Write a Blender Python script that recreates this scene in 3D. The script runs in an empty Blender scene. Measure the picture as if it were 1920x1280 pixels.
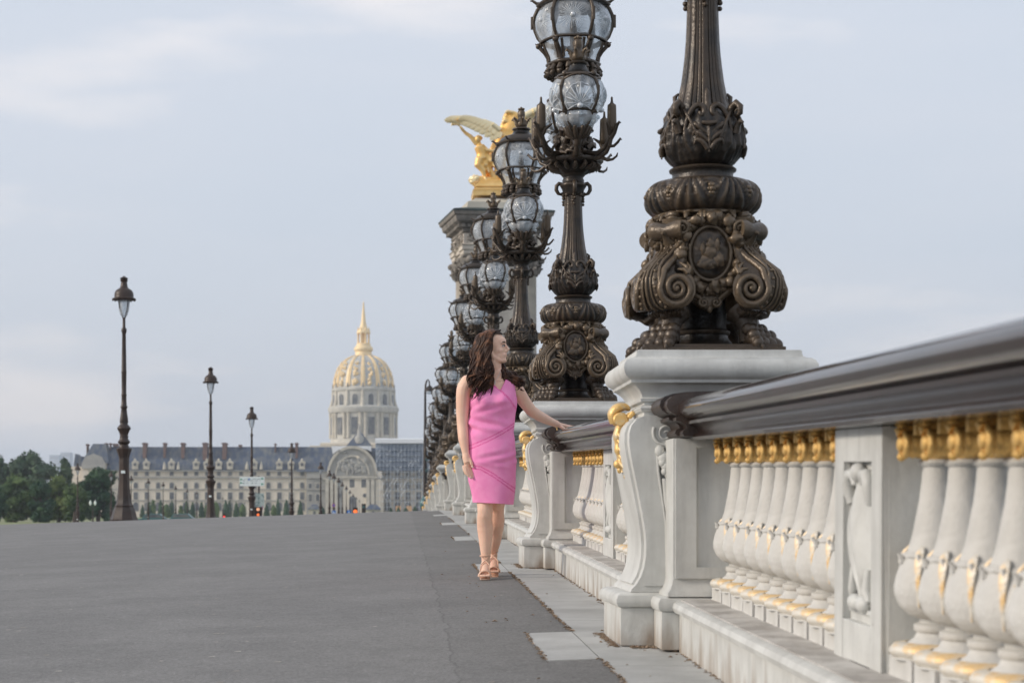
import bpy, bmesh, math, random
from math import sin, cos, pi, atan2, hypot, radians, sqrt, exp
from mathutils import Vector, Matrix, noise

S = bpy.context.scene
# ---------------------------------------------------------------- camera
F = 3593.0            # focal length in pixels of the 1920 px wide photograph
CAMZ = 0.785
cd = bpy.data.cameras.new('camera')
cam = bpy.data.objects.new('camera', cd)
S.collection.objects.link(cam)
S.camera = cam
cam.location = (0, 0, CAMZ)
cam.rotation_euler = (radians(90), 0, 0)
cd.sensor_width = 36
cd.lens = F / 1920 * 36
cd.shift_x = (960 - 750) / 1920
cd.shift_y = (960 - 640) / 1920
cd.clip_start = 0.1
cd.clip_end = 6000
cd.dof.use_dof = True
cd.dof.focus_distance = 13.0
cd.dof.aperture_fstop = 5.2

# ---------------------------------------------------------------- light
SUN_EL, SUN_AZ = radians(24), radians(-101)     # azimuth clockwise from +Y: the sun stands to the left, a little behind the camera
w = bpy.data.worlds.new('World'); S.world = w; w.use_nodes = True
nt = w.node_tree; nt.nodes.clear()
def N(t, ty, **kw):
    n = t.nodes.new(ty)
    for k, v in kw.items():
        if k in n.inputs.keys(): n.inputs[k].default_value = v
        else: setattr(n, k, v)
    return n
sky = N(nt, 'ShaderNodeTexSky'); sky.sky_type = 'NISHITA'; sky.sun_disc = False
sky.sun_elevation = SUN_EL; sky.sun_rotation = SUN_AZ; sky.air_density = 1.2; sky.dust_density = 4; sky.ozone_density = 1.5
sc_ = N(nt, 'ShaderNodeMix', data_type='RGBA', blend_type='MULTIPLY'); sc_.inputs[0].default_value = 1
sc_.inputs[7].default_value = (0.12, 0.12, 0.12, 1)
nt.links.new(sky.outputs[0], sc_.inputs[6])
tc = N(nt, 'ShaderNodeTexCoord'); mp = N(nt, 'ShaderNodeMapping'); mp.inputs['Scale'].default_value = (1.6, 1.6, 7.0)
mp.inputs['Location'].default_value = (0.35, 0, 0.25)
nt.links.new(tc.outputs['Generated'], mp.inputs[0])
n1 = N(nt, 'ShaderNodeTexNoise'); n1.inputs['Scale'].default_value = 2.2; n1.inputs['Detail'].default_value = 6; n1.inputs['Roughness'].default_value = 0.48
nt.links.new(mp.outputs[0], n1.inputs['Vector'])
cr = N(nt, 'ShaderNodeValToRGB')
cr.color_ramp.elements[0].position = 0.35; cr.color_ramp.elements[0].color = (0.54, 0.59, 0.672, 1)
cr.color_ramp.elements[1].position = 0.66; cr.color_ramp.elements[1].color = (0.74, 0.725, 0.745, 1)
e = cr.color_ramp.elements.new(0.53); e.color = (0.565, 0.605, 0.68, 1)
nt.links.new(n1.outputs['Fac'], cr.inputs[0])
sp = N(nt, 'ShaderNodeSeparateXYZ'); nt.links.new(tc.outputs['Generated'], sp.inputs[0])
gr = N(nt, 'ShaderNodeMapRange'); gr.inputs[1].default_value = 0.0; gr.inputs[2].default_value = 0.30; gr.inputs[3].default_value = 0.96; gr.inputs[4].default_value = 1.07
nt.links.new(sp.outputs['Z'], gr.inputs[0])
gm = N(nt, 'ShaderNodeVectorMath', operation='SCALE'); nt.links.new(cr.outputs[0], gm.inputs[0]); nt.links.new(gr.outputs[0], gm.inputs['Scale'])
mx = N(nt, 'ShaderNodeMix', data_type='RGBA'); mx.inputs[0].default_value = 0.9
nt.links.new(sc_.outputs[2], mx.inputs[6]); nt.links.new(gm.outputs[0], mx.inputs[7])
bg = N(nt, 'ShaderNodeBackground'); bg.inputs[1].default_value = 1.18
nt.links.new(mx.outputs[2], bg.inputs[0])
wo = N(nt, 'ShaderNodeOutputWorld'); nt.links.new(bg.outputs[0], wo.inputs[0])

sl = bpy.data.lights.new('sun', 'SUN'); sl.energy = 2.2; sl.angle = radians(9); sl.color = (1.0, 0.89, 0.76)
so = bpy.data.objects.new('sun', sl); S.collection.objects.link(so)
sd = Vector((sin(SUN_AZ) * cos(SUN_EL), cos(SUN_AZ) * cos(SUN_EL), sin(SUN_EL)))
so.rotation_euler = sd.to_track_quat('Z', 'Y').to_euler()
S.view_settings.view_transform = 'Standard'; S.view_settings.look = 'None'; S.view_settings.gamma = 1
S.view_settings.exposure = 0.07
S.cycles.max_bounces = 6; S.cycles.transparent_max_bounces = 24; S.cycles.volume_bounces = 0
S.cycles.use_denoising = True

# ---------------------------------------------------------------- helpers
R = random.Random(7)
def at(px, py, D): return Vector(((px - 750) * D / F, D, CAMZ + (960 - py) * D / F))
ZT = [(-40, -1.1), (-10, -.25), (0, 0), (8.7, .203), (15.2, .355), (21.7, .497), (28.2, .622), (34.7, .737), (41.2, .822), (46, .826), (51, .755),
      (57.5, .62), (64, .465), (70.5, .31), (77, .15), (83.5, -.02), (92, -.3), (104, -.6), (125, -.76), (150, -.78), (5000, -.78)]
def zr(Y):
    for i in range(len(ZT) - 1):
        a, b = ZT[i], ZT[i + 1]
        if Y <= b[0]:
            t = (Y - a[0]) / (b[0] - a[0])
            p = ZT[max(i - 1, 0)]; q = ZT[min(i + 2, len(ZT) - 1)]
            h = b[0] - a[0]
            m0 = (b[1] - p[1]) / (b[0] - p[0]) if i else (b[1] - a[1]) / h
            m1 = (q[1] - a[1]) / (q[0] - a[0])
            return (2*t**3 - 3*t*t + 1)*a[1] + (t**3 - 2*t*t + t)*h*m0 + (-2*t**3 + 3*t*t)*b[1] + (t**3 - t*t)*h*m1
    return -.78
def gz(X, Y):
    fade = 1 if Y < 92 else max(0, 1 - (Y - 92) / 30)
    return zr(Y) - 0.033 * fade * max(0, 0.82 - max(X, -9.4))

def tag(o, label=None, cat=None, group=None, kind=None):
    if label: o['label'] = label
    if cat: o['category'] = cat
    if group: o['group'] = group
    if kind: o['kind'] = kind
    return o
def empty(name, loc=(0, 0, 0), rz=0, rx=0):
    o = bpy.data.objects.new(name, None); S.collection.objects.link(o)
    o.location = loc; o.rotation_euler = (rx, 0, rz); o.empty_display_size = .1
    return o
def kids(o): return [c for c in CH.get(o.name, [])]
CH = {}
def reg(o, p):
    o.parent = p; CH.setdefault(p.name, []).append(o)
def copy_tree(o, parent=None):
    c = o.copy(); S.collection.objects.link(c)
    if parent: reg(c, parent)
    for ch in CH.get(o.name, []): copy_tree(ch, c)
    return c

def spl0(P, n=4):
    P = [Vector(p) for p in P]; Q = []
    for i in range(len(P) - 1):
        p0, p1, p2, p3 = P[max(i - 1, 0)], P[i], P[i + 1], P[min(i + 2, len(P) - 1)]
        for k in range(n):
            t = k / n; Q.append(.5 * ((2 * p1) + (p2 - p0) * t + (2 * p0 - 5 * p1 + 4 * p2 - p3) * t * t + (3 * p1 - p0 - 3 * p2 + p3) * t ** 3))
    Q.append(P[-1]); return Q
class MB:
    def __init__(s): s.v = []; s.f = []; s.m = []
    def add(s, vs, fs, mi=0):
        b = len(s.v); s.v += [tuple(p) for p in vs]; s.f += [tuple(i + b for i in f) for f in fs]; s.m += [mi] * len(fs)
    def merge(s, o, fn=None):
        s.add([fn(Vector(p)) for p in o.v] if fn else o.v, o.f)
    def box(s, x0, x1, y0, y1, z0, z1, mi=0):
        s.add([(x, y, z) for z in (z0, z1) for y in (y0, y1) for x in (x0, x1)],
              [(0, 2, 3, 1), (4, 5, 7, 6), (0, 1, 5, 4), (2, 6, 7, 3), (0, 4, 6, 2), (1, 3, 7, 5)], mi)
    def grid(s, rows, cu=False, cv=False, mi=0):
        nr, nc = len(rows), len(rows[0]); fs = []
        for i in range(nr if cv else nr - 1):
            for j in range(nc if cu else nc - 1):
                a = i * nc + j; b = i * nc + (j + 1) % nc; c = ((i + 1) % nr) * nc + (j + 1) % nc; d = ((i + 1) % nr) * nc + j
                fs.append((a, b, c, d))
        s.add([p for r in rows for p in r], fs, mi)
    def lathe(s, prof, n=32, c=(0, 0, 0), rf=None, cap=True):
        rows = []
        for i, (r, z) in enumerate(prof):
            row = []
            for j in range(n):
                th = 2 * pi * j / n
                q = rf(th, r, z) if rf else r
                row.append((c[0] + q * cos(th), c[1] + q * sin(th), c[2] + z))
            rows.append(row)
        s.grid(rows, cu=True)
        if cap:
            b = len(s.v) - len(rows) * n
            s.f.append(tuple(b + j for j in range(n))[::-1]); s.m.append(0)
            s.f.append(tuple(b + (len(rows) - 1) * n + j for j in range(n))); s.m.append(0)
    def mould(s, prof, cx=0, cy=0, hx=0, hy=0, z0=0, cap=True):      # rectangular rings; prof = (offset, z)
        rows = [[(cx + a * (hx + o), cy + b * (hy + o), z0 + z) for a, b in ((-1, -1), (1, -1), (1, 1), (-1, 1))] for o, z in prof]
        s.grid(rows, cu=True)
        if cap:
            b = len(s.v) - len(rows) * 4
            s.f.append((b + 3, b + 2, b + 1, b)); s.m.append(0); k = b + (len(rows) - 1) * 4
            s.f.append((k, k + 1, k + 2, k + 3)); s.m.append(0)
    def tube(s, path, rad, n=8, cap=True, flat=1.0, up=None):
        P = [Vector(p) for p in path]; rows = []
        if not hasattr(rad, '__len__'): rad = [rad] * len(P)
        prev = None
        for i, p in enumerate(P):
            t = (P[min(i + 1, len(P) - 1)] - P[max(i - 1, 0)])
            if t.length < 1e-9: t = Vector((0, 0, 1))
            t.normalize()
            if prev is None:
                a = Vector(up) if up else (Vector((0, 0, 1)) if abs(t.z) < .9 else Vector((1, 0, 0)))
            else: a = prev
            a = (a - t * a.dot(t))
            if a.length < 1e-6: a = t.orthogonal()
            a.normalize(); prev = a; b = t.cross(a)
            rows.append([p + rad[i] * (cos(2 * pi * j / n) * a * flat + sin(2 * pi * j / n) * b) for j in range(n)])
        s.grid(rows, cu=True)
        if cap:
            b = len(s.v) - len(rows) * n
            s.f.append(tuple(b + j for j in range(n))[::-1]); s.m.append(0)
            s.f.append(tuple(b + (len(rows) - 1) * n + j for j in range(n))); s.m.append(0)
    def ell(s, c, r, n=12, m=8, rot=None, disp=0, seed=0):
        if not hasattr(r, '__len__'): r = (r, r, r)
        rows = []; C = Vector(c)
        for i in range(m + 1):
            ph = -pi / 2 + pi * i / m
            row = []
            for j in range(n):
                th = 2 * pi * j / n
                d = Vector((cos(ph) * cos(th), cos(ph) * sin(th), sin(ph)))
                k = 1 + (disp * noise.noise(d * 2.2 + Vector((seed, seed * .7, 0))) if disp else 0)
                q = Vector((d.x * r[0], d.y * r[1], d.z * r[2])) * k
                if rot: q = rot @ q
                row.append(C + q)
            rows.append(row)
        s.grid(rows, cu=True)
    def prism(s, poly, a0, a1, ax='y', mi=0):         # polygon in the plane normal to ax, extruded a0..a1
        n = len(poly)
        def P(u, v, a): return {'y': (u, a, v), 'x': (a, u, v), 'z': (u, v, a)}[ax]
        s.add([P(u, v, a0) for u, v in poly] + [P(u, v, a1) for u, v in poly],
              [tuple(range(n))[::-1], tuple(range(n, 2 * n))] + [(i, (i + 1) % n, n + (i + 1) % n, n + i) for i in range(n)], mi)
    def build(s, name, mat, parent=None, smooth=63, bevel=0, loc=None, rec=True):
        me = bpy.data.meshes.new(name)
        me.from_pydata(s.v, [], s.f)
        mats = mat if isinstance(mat, (list, tuple)) else [mat]
        for q in mats: me.materials.append(q)
        if len(mats) > 1: me.polygons.foreach_set('material_index', s.m)
        if rec:
            bm = bmesh.new(); bm.from_mesh(me)
            bmesh.ops.remove_doubles(bm, verts=bm.verts, dist=1e-5)
            bmesh.ops.recalc_face_normals(bm, faces=bm.faces); bm.to_mesh(me); bm.free()
        if smooth:
            me.polygons.foreach_set('use_smooth', [True] * len(me.polygons))
            me.set_sharp_from_angle(angle=radians(smooth))
        me.update()
        o = bpy.data.objects.new(name, me); S.collection.objects.link(o)
        if loc: o.location = loc
        if parent: reg(o, parent)
        if bevel:
            b = o.modifiers.new('bevel', 'BEVEL'); b.width = bevel; b.segments = 2; b.limit_method = 'ANGLE'; b.angle_limit = radians(40); b.harden_normals = False
        return o

# ---------------------------------------------------------------- materials
def mat(name, col, rough=.5, metal=0, var=None, vs=3.0, vdet=4, bump=0, bs=40, coat=0, spec=.5, edge=None, extra=None, vlo=.4, vhi=.62, obj=True, sss=0):
    m = bpy.data.materials.new(name); m.use_nodes = True; t = m.node_tree
    p = t.nodes['Principled BSDF']
    p.inputs['Base Color'].default_value = (*col, 1); p.inputs['Roughness'].default_value = rough; p.inputs['Metallic'].default_value = metal
    p.inputs['Coat Weight'].default_value = coat; p.inputs['Specular IOR Level'].default_value = spec
    if sss: p.inputs['Subsurface Weight'].default_value = sss; p.inputs['Subsurface Radius'].default_value = (.02, .008, .004); p.inputs['Subsurface Scale'].default_value = 1
    tc = N(t, 'ShaderNodeTexCoord'); src = tc.outputs['Object']
    if obj == 'w':
        g = N(t, 'ShaderNodeNewGeometry'); src = g.outputs['Position']
    c = None
    if var:
        n = N(t, 'ShaderNodeTexNoise'); n.inputs['Scale'].default_value = vs; n.inputs['Detail'].default_value = vdet; n.inputs['Roughness'].default_value = .6
        t.links.new(src, n.inputs['Vector'])
        r = N(t, 'ShaderNodeValToRGB'); r.color_ramp.elements[0].position = vlo; r.color_ramp.elements[1].position = vhi
        r.color_ramp.elements[0].color = (*col, 1); r.color_ramp.elements[1].color = (*var, 1)
        t.links.new(n.outputs['Fac'], r.inputs[0]); c = r.outputs[0]
        t.links.new(c, p.inputs['Base Color'])
    if edge:  # lightens convex edges: an edge highlight and wear put into the colour
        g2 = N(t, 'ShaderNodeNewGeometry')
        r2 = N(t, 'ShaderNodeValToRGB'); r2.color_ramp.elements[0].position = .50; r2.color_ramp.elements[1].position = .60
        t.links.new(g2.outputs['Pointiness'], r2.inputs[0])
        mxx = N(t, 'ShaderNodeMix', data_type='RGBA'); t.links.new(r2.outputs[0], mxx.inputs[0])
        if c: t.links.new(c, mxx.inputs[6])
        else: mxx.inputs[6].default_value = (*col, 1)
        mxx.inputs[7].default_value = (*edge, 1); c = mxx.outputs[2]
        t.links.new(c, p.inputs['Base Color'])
    if bump:
        n = N(t, 'ShaderNodeTexNoise'); n.inputs['Scale'].default_value = bs; n.inputs['Detail'].default_value = 5
        t.links.new(src, n.inputs['Vector'])
        b = N(t, 'ShaderNodeBump'); b.inputs['Strength'].default_value = min(1, bump); b.inputs['Distance'].default_value = .01 if bump <= 1 else .01 * bump
        t.links.new(n.outputs['Fac'], b.inputs['Height']); t.links.new(b.outputs[0], p.inputs['Normal'])
    if extra: extra(t, p, src, c)
    return m

def dirt_low(t, p, src, c):        # rusty water stains low on the painted stone
    sx = N(t, 'ShaderNodeSeparateXYZ'); t.links.new(src, sx.inputs[0])
    n = N(t, 'ShaderNodeTexNoise'); n.inputs['Scale'].default_value = 9; n.inputs['Detail'].default_value = 5
    mpn = N(t, 'ShaderNodeMapping'); mpn.inputs['Scale'].default_value = (1, 1, .25); t.links.new(src, mpn.inputs[0]); t.links.new(mpn.outputs[0], n.inputs['Vector'])
    mr = N(t, 'ShaderNodeMapRange'); mr.inputs[1].default_value = 0; mr.inputs[2].default_value = .22; mr.inputs[3].default_value = .66; mr.inputs[4].default_value = .30
    t.links.new(sx.outputs['Z'], mr.inputs[0])
    ad = N(t, 'ShaderNodeMath', operation='ADD'); t.links.new(n.outputs['Fac'], ad.inputs[0]); t.links.new(mr.outputs[0], ad.inputs[1])
    rr = N(t, 'ShaderNodeMapRange'); rr.inputs[1].default_value = .98; rr.inputs[2].default_value = 1.24; rr.inputs[3].default_value = 0; rr.inputs[4].default_value = .8
    t.links.new(ad.outputs[0], rr.inputs[0])
    mm = N(t, 'ShaderNodeMix', data_type='RGBA'); t.links.new(rr.outputs[0], mm.inputs[0]); t.links.new(c, mm.inputs[6]); mm.inputs[7].default_value = (.27, .20, .14, 1)
    n2 = N(t, 'ShaderNodeTexNoise'); n2.inputs['Scale'].default_value = 14; n2.inputs['Detail'].default_value = 7; n2.inputs['Roughness'].default_value = .65
    mp2 = N(t, 'ShaderNodeMapping'); mp2.inputs['Scale'].default_value = (1, 1, .10); t.links.new(src, mp2.inputs[0]); t.links.new(mp2.outputs[0], n2.inputs['Vector'])
    r2 = N(t, 'ShaderNodeMapRange'); r2.inputs[1].default_value = .48; r2.inputs[2].default_value = .78; r2.inputs[3].default_value = 0; r2.inputs[4].default_value = .62; t.links.new(n2.outputs['Fac'], r2.inputs[0])
    m2 = N(t, 'ShaderNodeMix', data_type='RGBA'); t.links.new(r2.outputs[0], m2.inputs[0]); t.links.new(mm.outputs[2], m2.inputs[6]); m2.inputs[7].default_value = (.38, .38, .36, 1)
    v3 = N(t, 'ShaderNodeTexVoronoi'); v3.inputs['Scale'].default_value = 6; t.links.new(src, v3.inputs['Vector'])     # small chips
    r3 = N(t, 'ShaderNodeMapRange'); r3.inputs[1].default_value = .03; r3.inputs[2].default_value = .045; r3.inputs[3].default_value = .7; r3.inputs[4].default_value = 0; t.links.new(v3.outputs['Distance'], r3.inputs[0])
    m3 = N(t, 'ShaderNodeMix', data_type='RGBA'); t.links.new(r3.outputs[0], m3.inputs[0]); t.links.new(m2.outputs[2], m3.inputs[6]); m3.inputs[7].default_value = (.20, .18, .15, 1)
    t.links.new(m3.outputs[2], p.inputs['Base Color'])

STONE = mat('painted_stone', (.625, .628, .602), .55, var=(.53, .53, .505), vs=5, vdet=8, bump=.15, bs=60, extra=dirt_low)
STONE2 = mat('baluster_stone', (.64, .63, .60), .6, var=(.54, .53, .50), vs=6, vdet=8, bump=.3, bs=60)
LEDGE = mat('ledge_stone', (.56, .54, .51), .65, var=(.36, .34, .315), vs=7, vdet=8, bump=.5, bs=50)
GOLD = mat('gold_leaf', (.78, .50, .17), .52, .35, var=(.40, .24, .08), vs=26, vlo=.5, vhi=.75, bump=.4, bs=120)
GOLDP = mat('pale_gilding', (.84, .56, .22), .45, .45, var=(.72, .62, .45), vs=22, vlo=.5, vhi=.68, bump=.3, bs=120)
FADED = mat('faded_gilding', (.80, .56, .28), .5, .25, var=(.74, .70, .62), vs=14, vlo=.42, vhi=.55, bump=.4, bs=90)
BRONZE = mat('bronze', (.011, .010, .0095), .36, .25, var=(.036, .027, .020), vs=8, vdet=6, bump=.4, bs=55, edge=(.080, .058, .040))
BRONZE2 = mat('bronze_lit_worn', (.058, .041, .028), .33, .25, var=(.013, .012, .012), vs=6, vdet=6, bump=.35, bs=60, edge=(.15, .108, .068))  # lighter worn bronze; the lit brown of cartouches and volutes is in its colour
RAILM = mat('handrail_paint', (.018, .010, .007), .22, 0, var=(.034, .019, .014), vs=3.5, vdet=7, coat=.5, bump=.10, bs=12, spec=.4)
RAIL2 = mat('rail_end_paint', (.035, .024, .02), .4, 0, var=(.06, .04, .03), vs=8, bump=.3, bs=40)

def asphalt_x(t, p, src, c):
    n = N(t, 'ShaderNodeTexNoise'); n.inputs['Scale'].default_value = 70; n.inputs['Detail'].default_value = 6; n.inputs['Roughness'].default_value = .8
    t.links.new(src, n.inputs['Vector'])
    r = N(t, 'ShaderNodeMapRange'); r.inputs[1].default_value = .3; r.inputs[2].default_value = .7; r.inputs[3].default_value = .50; r.inputs[4].default_value = 1.55
    t.links.new(n.outputs['Fac'], r.inputs[0])
    n9 = N(t, 'ShaderNodeTexNoise'); n9.inputs['Scale'].default_value = 16; n9.inputs['Detail'].default_value = 8; n9.inputs['Roughness'].default_value = .75; t.links.new(src, n9.inputs['Vector'])
    r9 = N(t, 'ShaderNodeMapRange'); r9.inputs[1].default_value = .3; r9.inputs[2].default_value = .7; r9.inputs[3].default_value = .86; r9.inputs[4].default_value = 1.14; t.links.new(n9.outputs['Fac'], r9.inputs[0])
    m9 = N(t, 'ShaderNodeMath', operation='MULTIPLY'); t.links.new(r.outputs[0], m9.inputs[0]); t.links.new(r9.outputs[0], m9.inputs[1]); r = m9
    v = N(t, 'ShaderNodeTexVoronoi'); v.inputs['Scale'].default_value = 7; t.links.new(src, v.inputs['Vector'])   # sparse pale chippings
    vr = N(t, 'ShaderNodeMapRange'); vr.inputs[1].default_value = .035; vr.inputs[2].default_value = .05; vr.inputs[3].default_value = 1.7; vr.inputs[4].default_value = 1
    t.links.new(v.outputs['Distance'], vr.inputs[0])
    mu = N(t, 'ShaderNodeMath', operation='MULTIPLY'); t.links.new(r.outputs[0], mu.inputs[0]); t.links.new(vr.outputs[0], mu.inputs[1])
    # older patch seam on the right side of the pavement
    sx = N(t, 'ShaderNodeSeparateXYZ'); t.links.new(src, sx.inputs[0])
    n2 = N(t, 'ShaderNodeTexNoise'); n2.inputs['Scale'].default_value = 3; n2.inputs['Detail'].default_value = 6; t.links.new(src, n2.inputs['Vector'])
    w2 = N(t, 'ShaderNodeMath', operation='MULTIPLY_ADD'); t.links.new(n2.outputs['Fac'], w2.inputs[0]); w2.inputs[1].default_value = .12; t.links.new(sx.outputs['X'], w2.inputs[2])
    st = N(t, 'ShaderNodeMapRange'); st.inputs[1].default_value = .285; st.inputs[2].default_value = .295; st.inputs[3].default_value = 1; st.inputs[4].default_value = .93
    t.links.new(w2.outputs[0], st.inputs[0])
    mu2 = N(t, 'ShaderNodeMath', operation='MULTIPLY'); t.links.new(mu.outputs[0], mu2.inputs[0]); t.links.new(st.outputs[0], mu2.inputs[1])
    ab = N(t, 'ShaderNodeMath', operation='SUBTRACT'); t.links.new(w2.outputs[0], ab.inputs[0]); ab.inputs[1].default_value = .288
    ab2 = N(t, 'ShaderNodeMath', operation='ABSOLUTE'); t.links.new(ab.outputs[0], ab2.inputs[0])
    ck = N(t, 'ShaderNodeMapRange'); ck.inputs[1].default_value = .003; ck.inputs[2].default_value = .007; ck.inputs[3].default_value = .78; ck.inputs[4].default_value = 1
    t.links.new(ab2.outputs[0], ck.inputs[0])
    mu3 = N(t, 'ShaderNodeMath', operation='MULTIPLY'); t.links.new(mu2.outputs[0], mu3.inputs[0]); t.links.new(ck.outputs[0], mu3.inputs[1])
    vm = N(t, 'ShaderNodeVectorMath', operation='SCALE'); t.links.new(c, vm.inputs[0]); t.links.new(mu3.outputs[0], vm.inputs['Scale'])
    t.links.new(vm.outputs[0], p.inputs['Base Color'])
    bp = N(t, 'ShaderNodeBump'); bp.inputs['Strength'].default_value = .6; bp.inputs['Distance'].default_value = .004
    t.links.new(n.outputs['Fac'], bp.inputs['Height']); t.links.new(bp.outputs[0], p.inputs['Normal'])
ASPH = mat('asphalt', (.174, .170, .165), .85, var=(.204, .199, .193), vs=1.3, vdet=9, extra=asphalt_x, obj='w', spec=.3)
ROAD = mat('road_asphalt', (.10, .10, .10), .8, var=(.13, .13, .13), vs=.8, obj='w')
SLAB = mat('kerb_granite', (.46, .46, .445), .6, var=(.32, .32, .305), vs=2.6, vdet=9, bump=.4, bs=45, obj='w', vlo=.38, vhi=.68)
GRASS = mat('lawn_grass', (.16, .20, .07), .9, var=(.25, .26, .12), vs=.12, obj='w')
GROUND = mat('pale_ground', (.30, .28, .24), .9, var=(.22, .22, .17), vs=.02, obj='w')
WATER = mat('river_water', (.05, .07, .06), .08, bump=1, bs=.8, obj='w')
GLASSM = None
def glass(name, tr=.5, tint=(.74, .77, .80), rough=.12):
    m = bpy.data.materials.new(name); m.use_nodes = True; t = m.node_tree; p = t.nodes['Principled BSDF']; o = t.nodes['Material Output']
    p.inputs['Base Color'].default_value = (*tint, 1); p.inputs['Roughness'].default_value = rough; p.inputs['Coat Weight'].default_value = .6
    tr_ = N(t, 'ShaderNodeBsdfTransparent'); tr_.inputs[0].default_value = (.86, .90, .93, 1)
    n = N(t, 'ShaderNodeTexNoise'); n.inputs['Scale'].default_value = 14; n.inputs['Detail'].default_value = 4
    tc = N(t, 'ShaderNodeTexCoord'); t.links.new(tc.outputs['Object'], n.inputs['Vector'])
    mr = N(t, 'ShaderNodeMapRange'); mr.inputs[1].default_value = .3; mr.inputs[2].default_value = .7; mr.inputs[3].default_value = tr - .15; mr.inputs[4].default_value = tr + .15
    t.links.new(n.outputs['Fac'], mr.inputs[0])
    nb = N(t, 'ShaderNodeTexNoise'); nb.inputs['Scale'].default_value = 55; nb.inputs['Detail'].default_value = 3; t.links.new(tc.outputs['Object'], nb.inputs['Vector'])
    bp = N(t, 'ShaderNodeBump'); bp.inputs['Strength'].default_value = .35; bp.inputs['Distance'].default_value = .008; t.links.new(nb.outputs['Fac'], bp.inputs['Height'])
    t.links.new(bp.outputs[0], p.inputs['Normal'])
    ms = N(t, 'ShaderNodeMixShader'); t.links.new(mr.outputs[0], ms.inputs[0]); t.links.new(p.outputs[0], ms.inputs[1]); t.links.new(tr_.outputs[0], ms.inputs[2])
    t.links.new(ms.outputs[0], o.inputs['Surface'])
    return m
GLASS = glass('lantern_glass', .62)
ETCH = glass('pressed_glass', .22, (.78, .81, .84), .15)
GLASS2 = glass('lamp_glass_clear', .6)
SKIN = mat('skin', (.86, .57, .43), .5, var=(.82, .51, .38), vs=6, sss=.12, spec=.35)
HAIR = mat('dark_brown_hair', (.036, .016, .010), .5, var=(.26, .115, .058), vs=18, vdet=3, vlo=.5, vhi=.8, spec=.22)
def weave(t, p, src, c):
    a = N(t, 'ShaderNodeTexWave'); a.inputs['Scale'].default_value = 90; a.bands_direction = 'Z'; t.links.new(src, a.inputs['Vector'])
    b = N(t, 'ShaderNodeTexWave'); b.inputs['Scale'].default_value = 90; b.bands_direction = 'X'; t.links.new(src, b.inputs['Vector'])
    ad = N(t, 'ShaderNodeMath', operation='ADD'); t.links.new(a.outputs['Fac'], ad.inputs[0]); t.links.new(b.outputs['Fac'], ad.inputs[1])
    bb = N(t, 'ShaderNodeBump'); bb.inputs['Strength'].default_value = .25; bb.inputs['Distance'].default_value = .002
    t.links.new(ad.outputs[0], bb.inputs['Height']); t.links.new(bb.outputs[0], p.inputs['Normal'])
PINK = mat('pink_linen', (.93, .28, .56), .8, var=(.96, .33, .60), vs=20, spec=.2, extra=weave)
PINK2 = mat('dark_pink_trim', (.78, .13, .36), .8, var=(.93, .27, .53), vs=160, vlo=.5, vhi=.56, spec=.2)
LIP = mat('lips', (.50, .19, .16), .45)
DARK = mat('dark_lash', (.02, .012, .01), .5)
EYEW = mat('eye_white', (.6, .58, .55), .3)
NUDE = mat('nude_leather', (.68, .43, .31), .45, var=(.72, .47, .35), vs=30)
NAIL = mat('pale_nail', (.85, .62, .56), .25)
SILV = mat('silver', (.6, .6, .6), .3, .9)
LAMPM = mat('brown_cast_iron', (.030, .019, .015), .45, .1, var=(.05, .031, .023), vs=3, bump=.3, bs=30)
LAMPD = mat('dark_cast_iron', (.03, .025, .024), .5, .2, var=(.05, .04, .036), vs=2)
LIME = mat('hazy_limestone', (.78, .70, .57), .9, var=(.68, .61, .50), vs=.35, vdet=8, obj='w')
LIME2 = mat('pale_limestone', (.62, .575, .48), .9, var=(.50, .465, .39), vs=.5, vdet=8, obj='w')
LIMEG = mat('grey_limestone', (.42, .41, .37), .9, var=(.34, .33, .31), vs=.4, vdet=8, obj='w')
def slate_x(t, p, src, c):
    n = N(t, 'ShaderNodeTexNoise'); n.inputs['Scale'].default_value = .5; n.inputs['Detail'].default_value = 5
    m = N(t, 'ShaderNodeMapping'); m.inputs['Scale'].default_value = (1.6, 1, .12); t.links.new(src, m.inputs[0]); t.links.new(m.outputs[0], n.inputs['Vector'])
    r = N(t, 'ShaderNodeValToRGB'); r.color_ramp.elements[0].position = .42; r.color_ramp.elements[1].position = .68
    r.color_ramp.elements[0].color = (.052, .076, .125, 1); r.color_ramp.elements[1].color = (.150, .158, .155, 1)
    t.links.new(n.outputs['Fac'], r.inputs[0]); t.links.new(r.outputs[0], p.inputs['Base Color'])
SLATE = mat('slate_roof', (.09, .11, .14), .6, extra=slate_x, obj='w')
BRICK = mat('brick_chimney', (.20, .12, .10), .9, var=(.15, .10, .09), vs=1, obj='w')
WIND = mat('window_dark', (.085, .095, .11), .3, var=(.19, .19, .185), vs=.4, obj='w')
DOMEG = mat('dome_gold', (.93, .72, .42), .55, .15, var=(.86, .66, .38), vs=.6, obj='w')
DOMEL = mat('dome_lead', (.40, .43, .45), .6, .05, var=(.66, .60, .48), vs=1.2, vdet=6, obj='w', vlo=.45, vhi=.6)
SCAF = mat('scaffold_metal', (.55, .60, .66), .5, .2)
WHITE = mat('white_sheet', (.80, .82, .84), .6)
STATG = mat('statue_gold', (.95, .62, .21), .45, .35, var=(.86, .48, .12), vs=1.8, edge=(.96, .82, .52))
PYL = mat('pylon_stone', (.62, .565, .48), .85, var=(.48, .43, .37), vs=1.6, vdet=8, bump=.5, bs=6)
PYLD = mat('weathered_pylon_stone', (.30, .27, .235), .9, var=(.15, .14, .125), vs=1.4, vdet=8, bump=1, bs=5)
COPPER = mat('dark_copper_edge', (.06, .085, .08), .7, var=(.035, .04, .04), vs=2)
BARK = mat('bark', (.07, .05, .04), .9)
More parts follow.
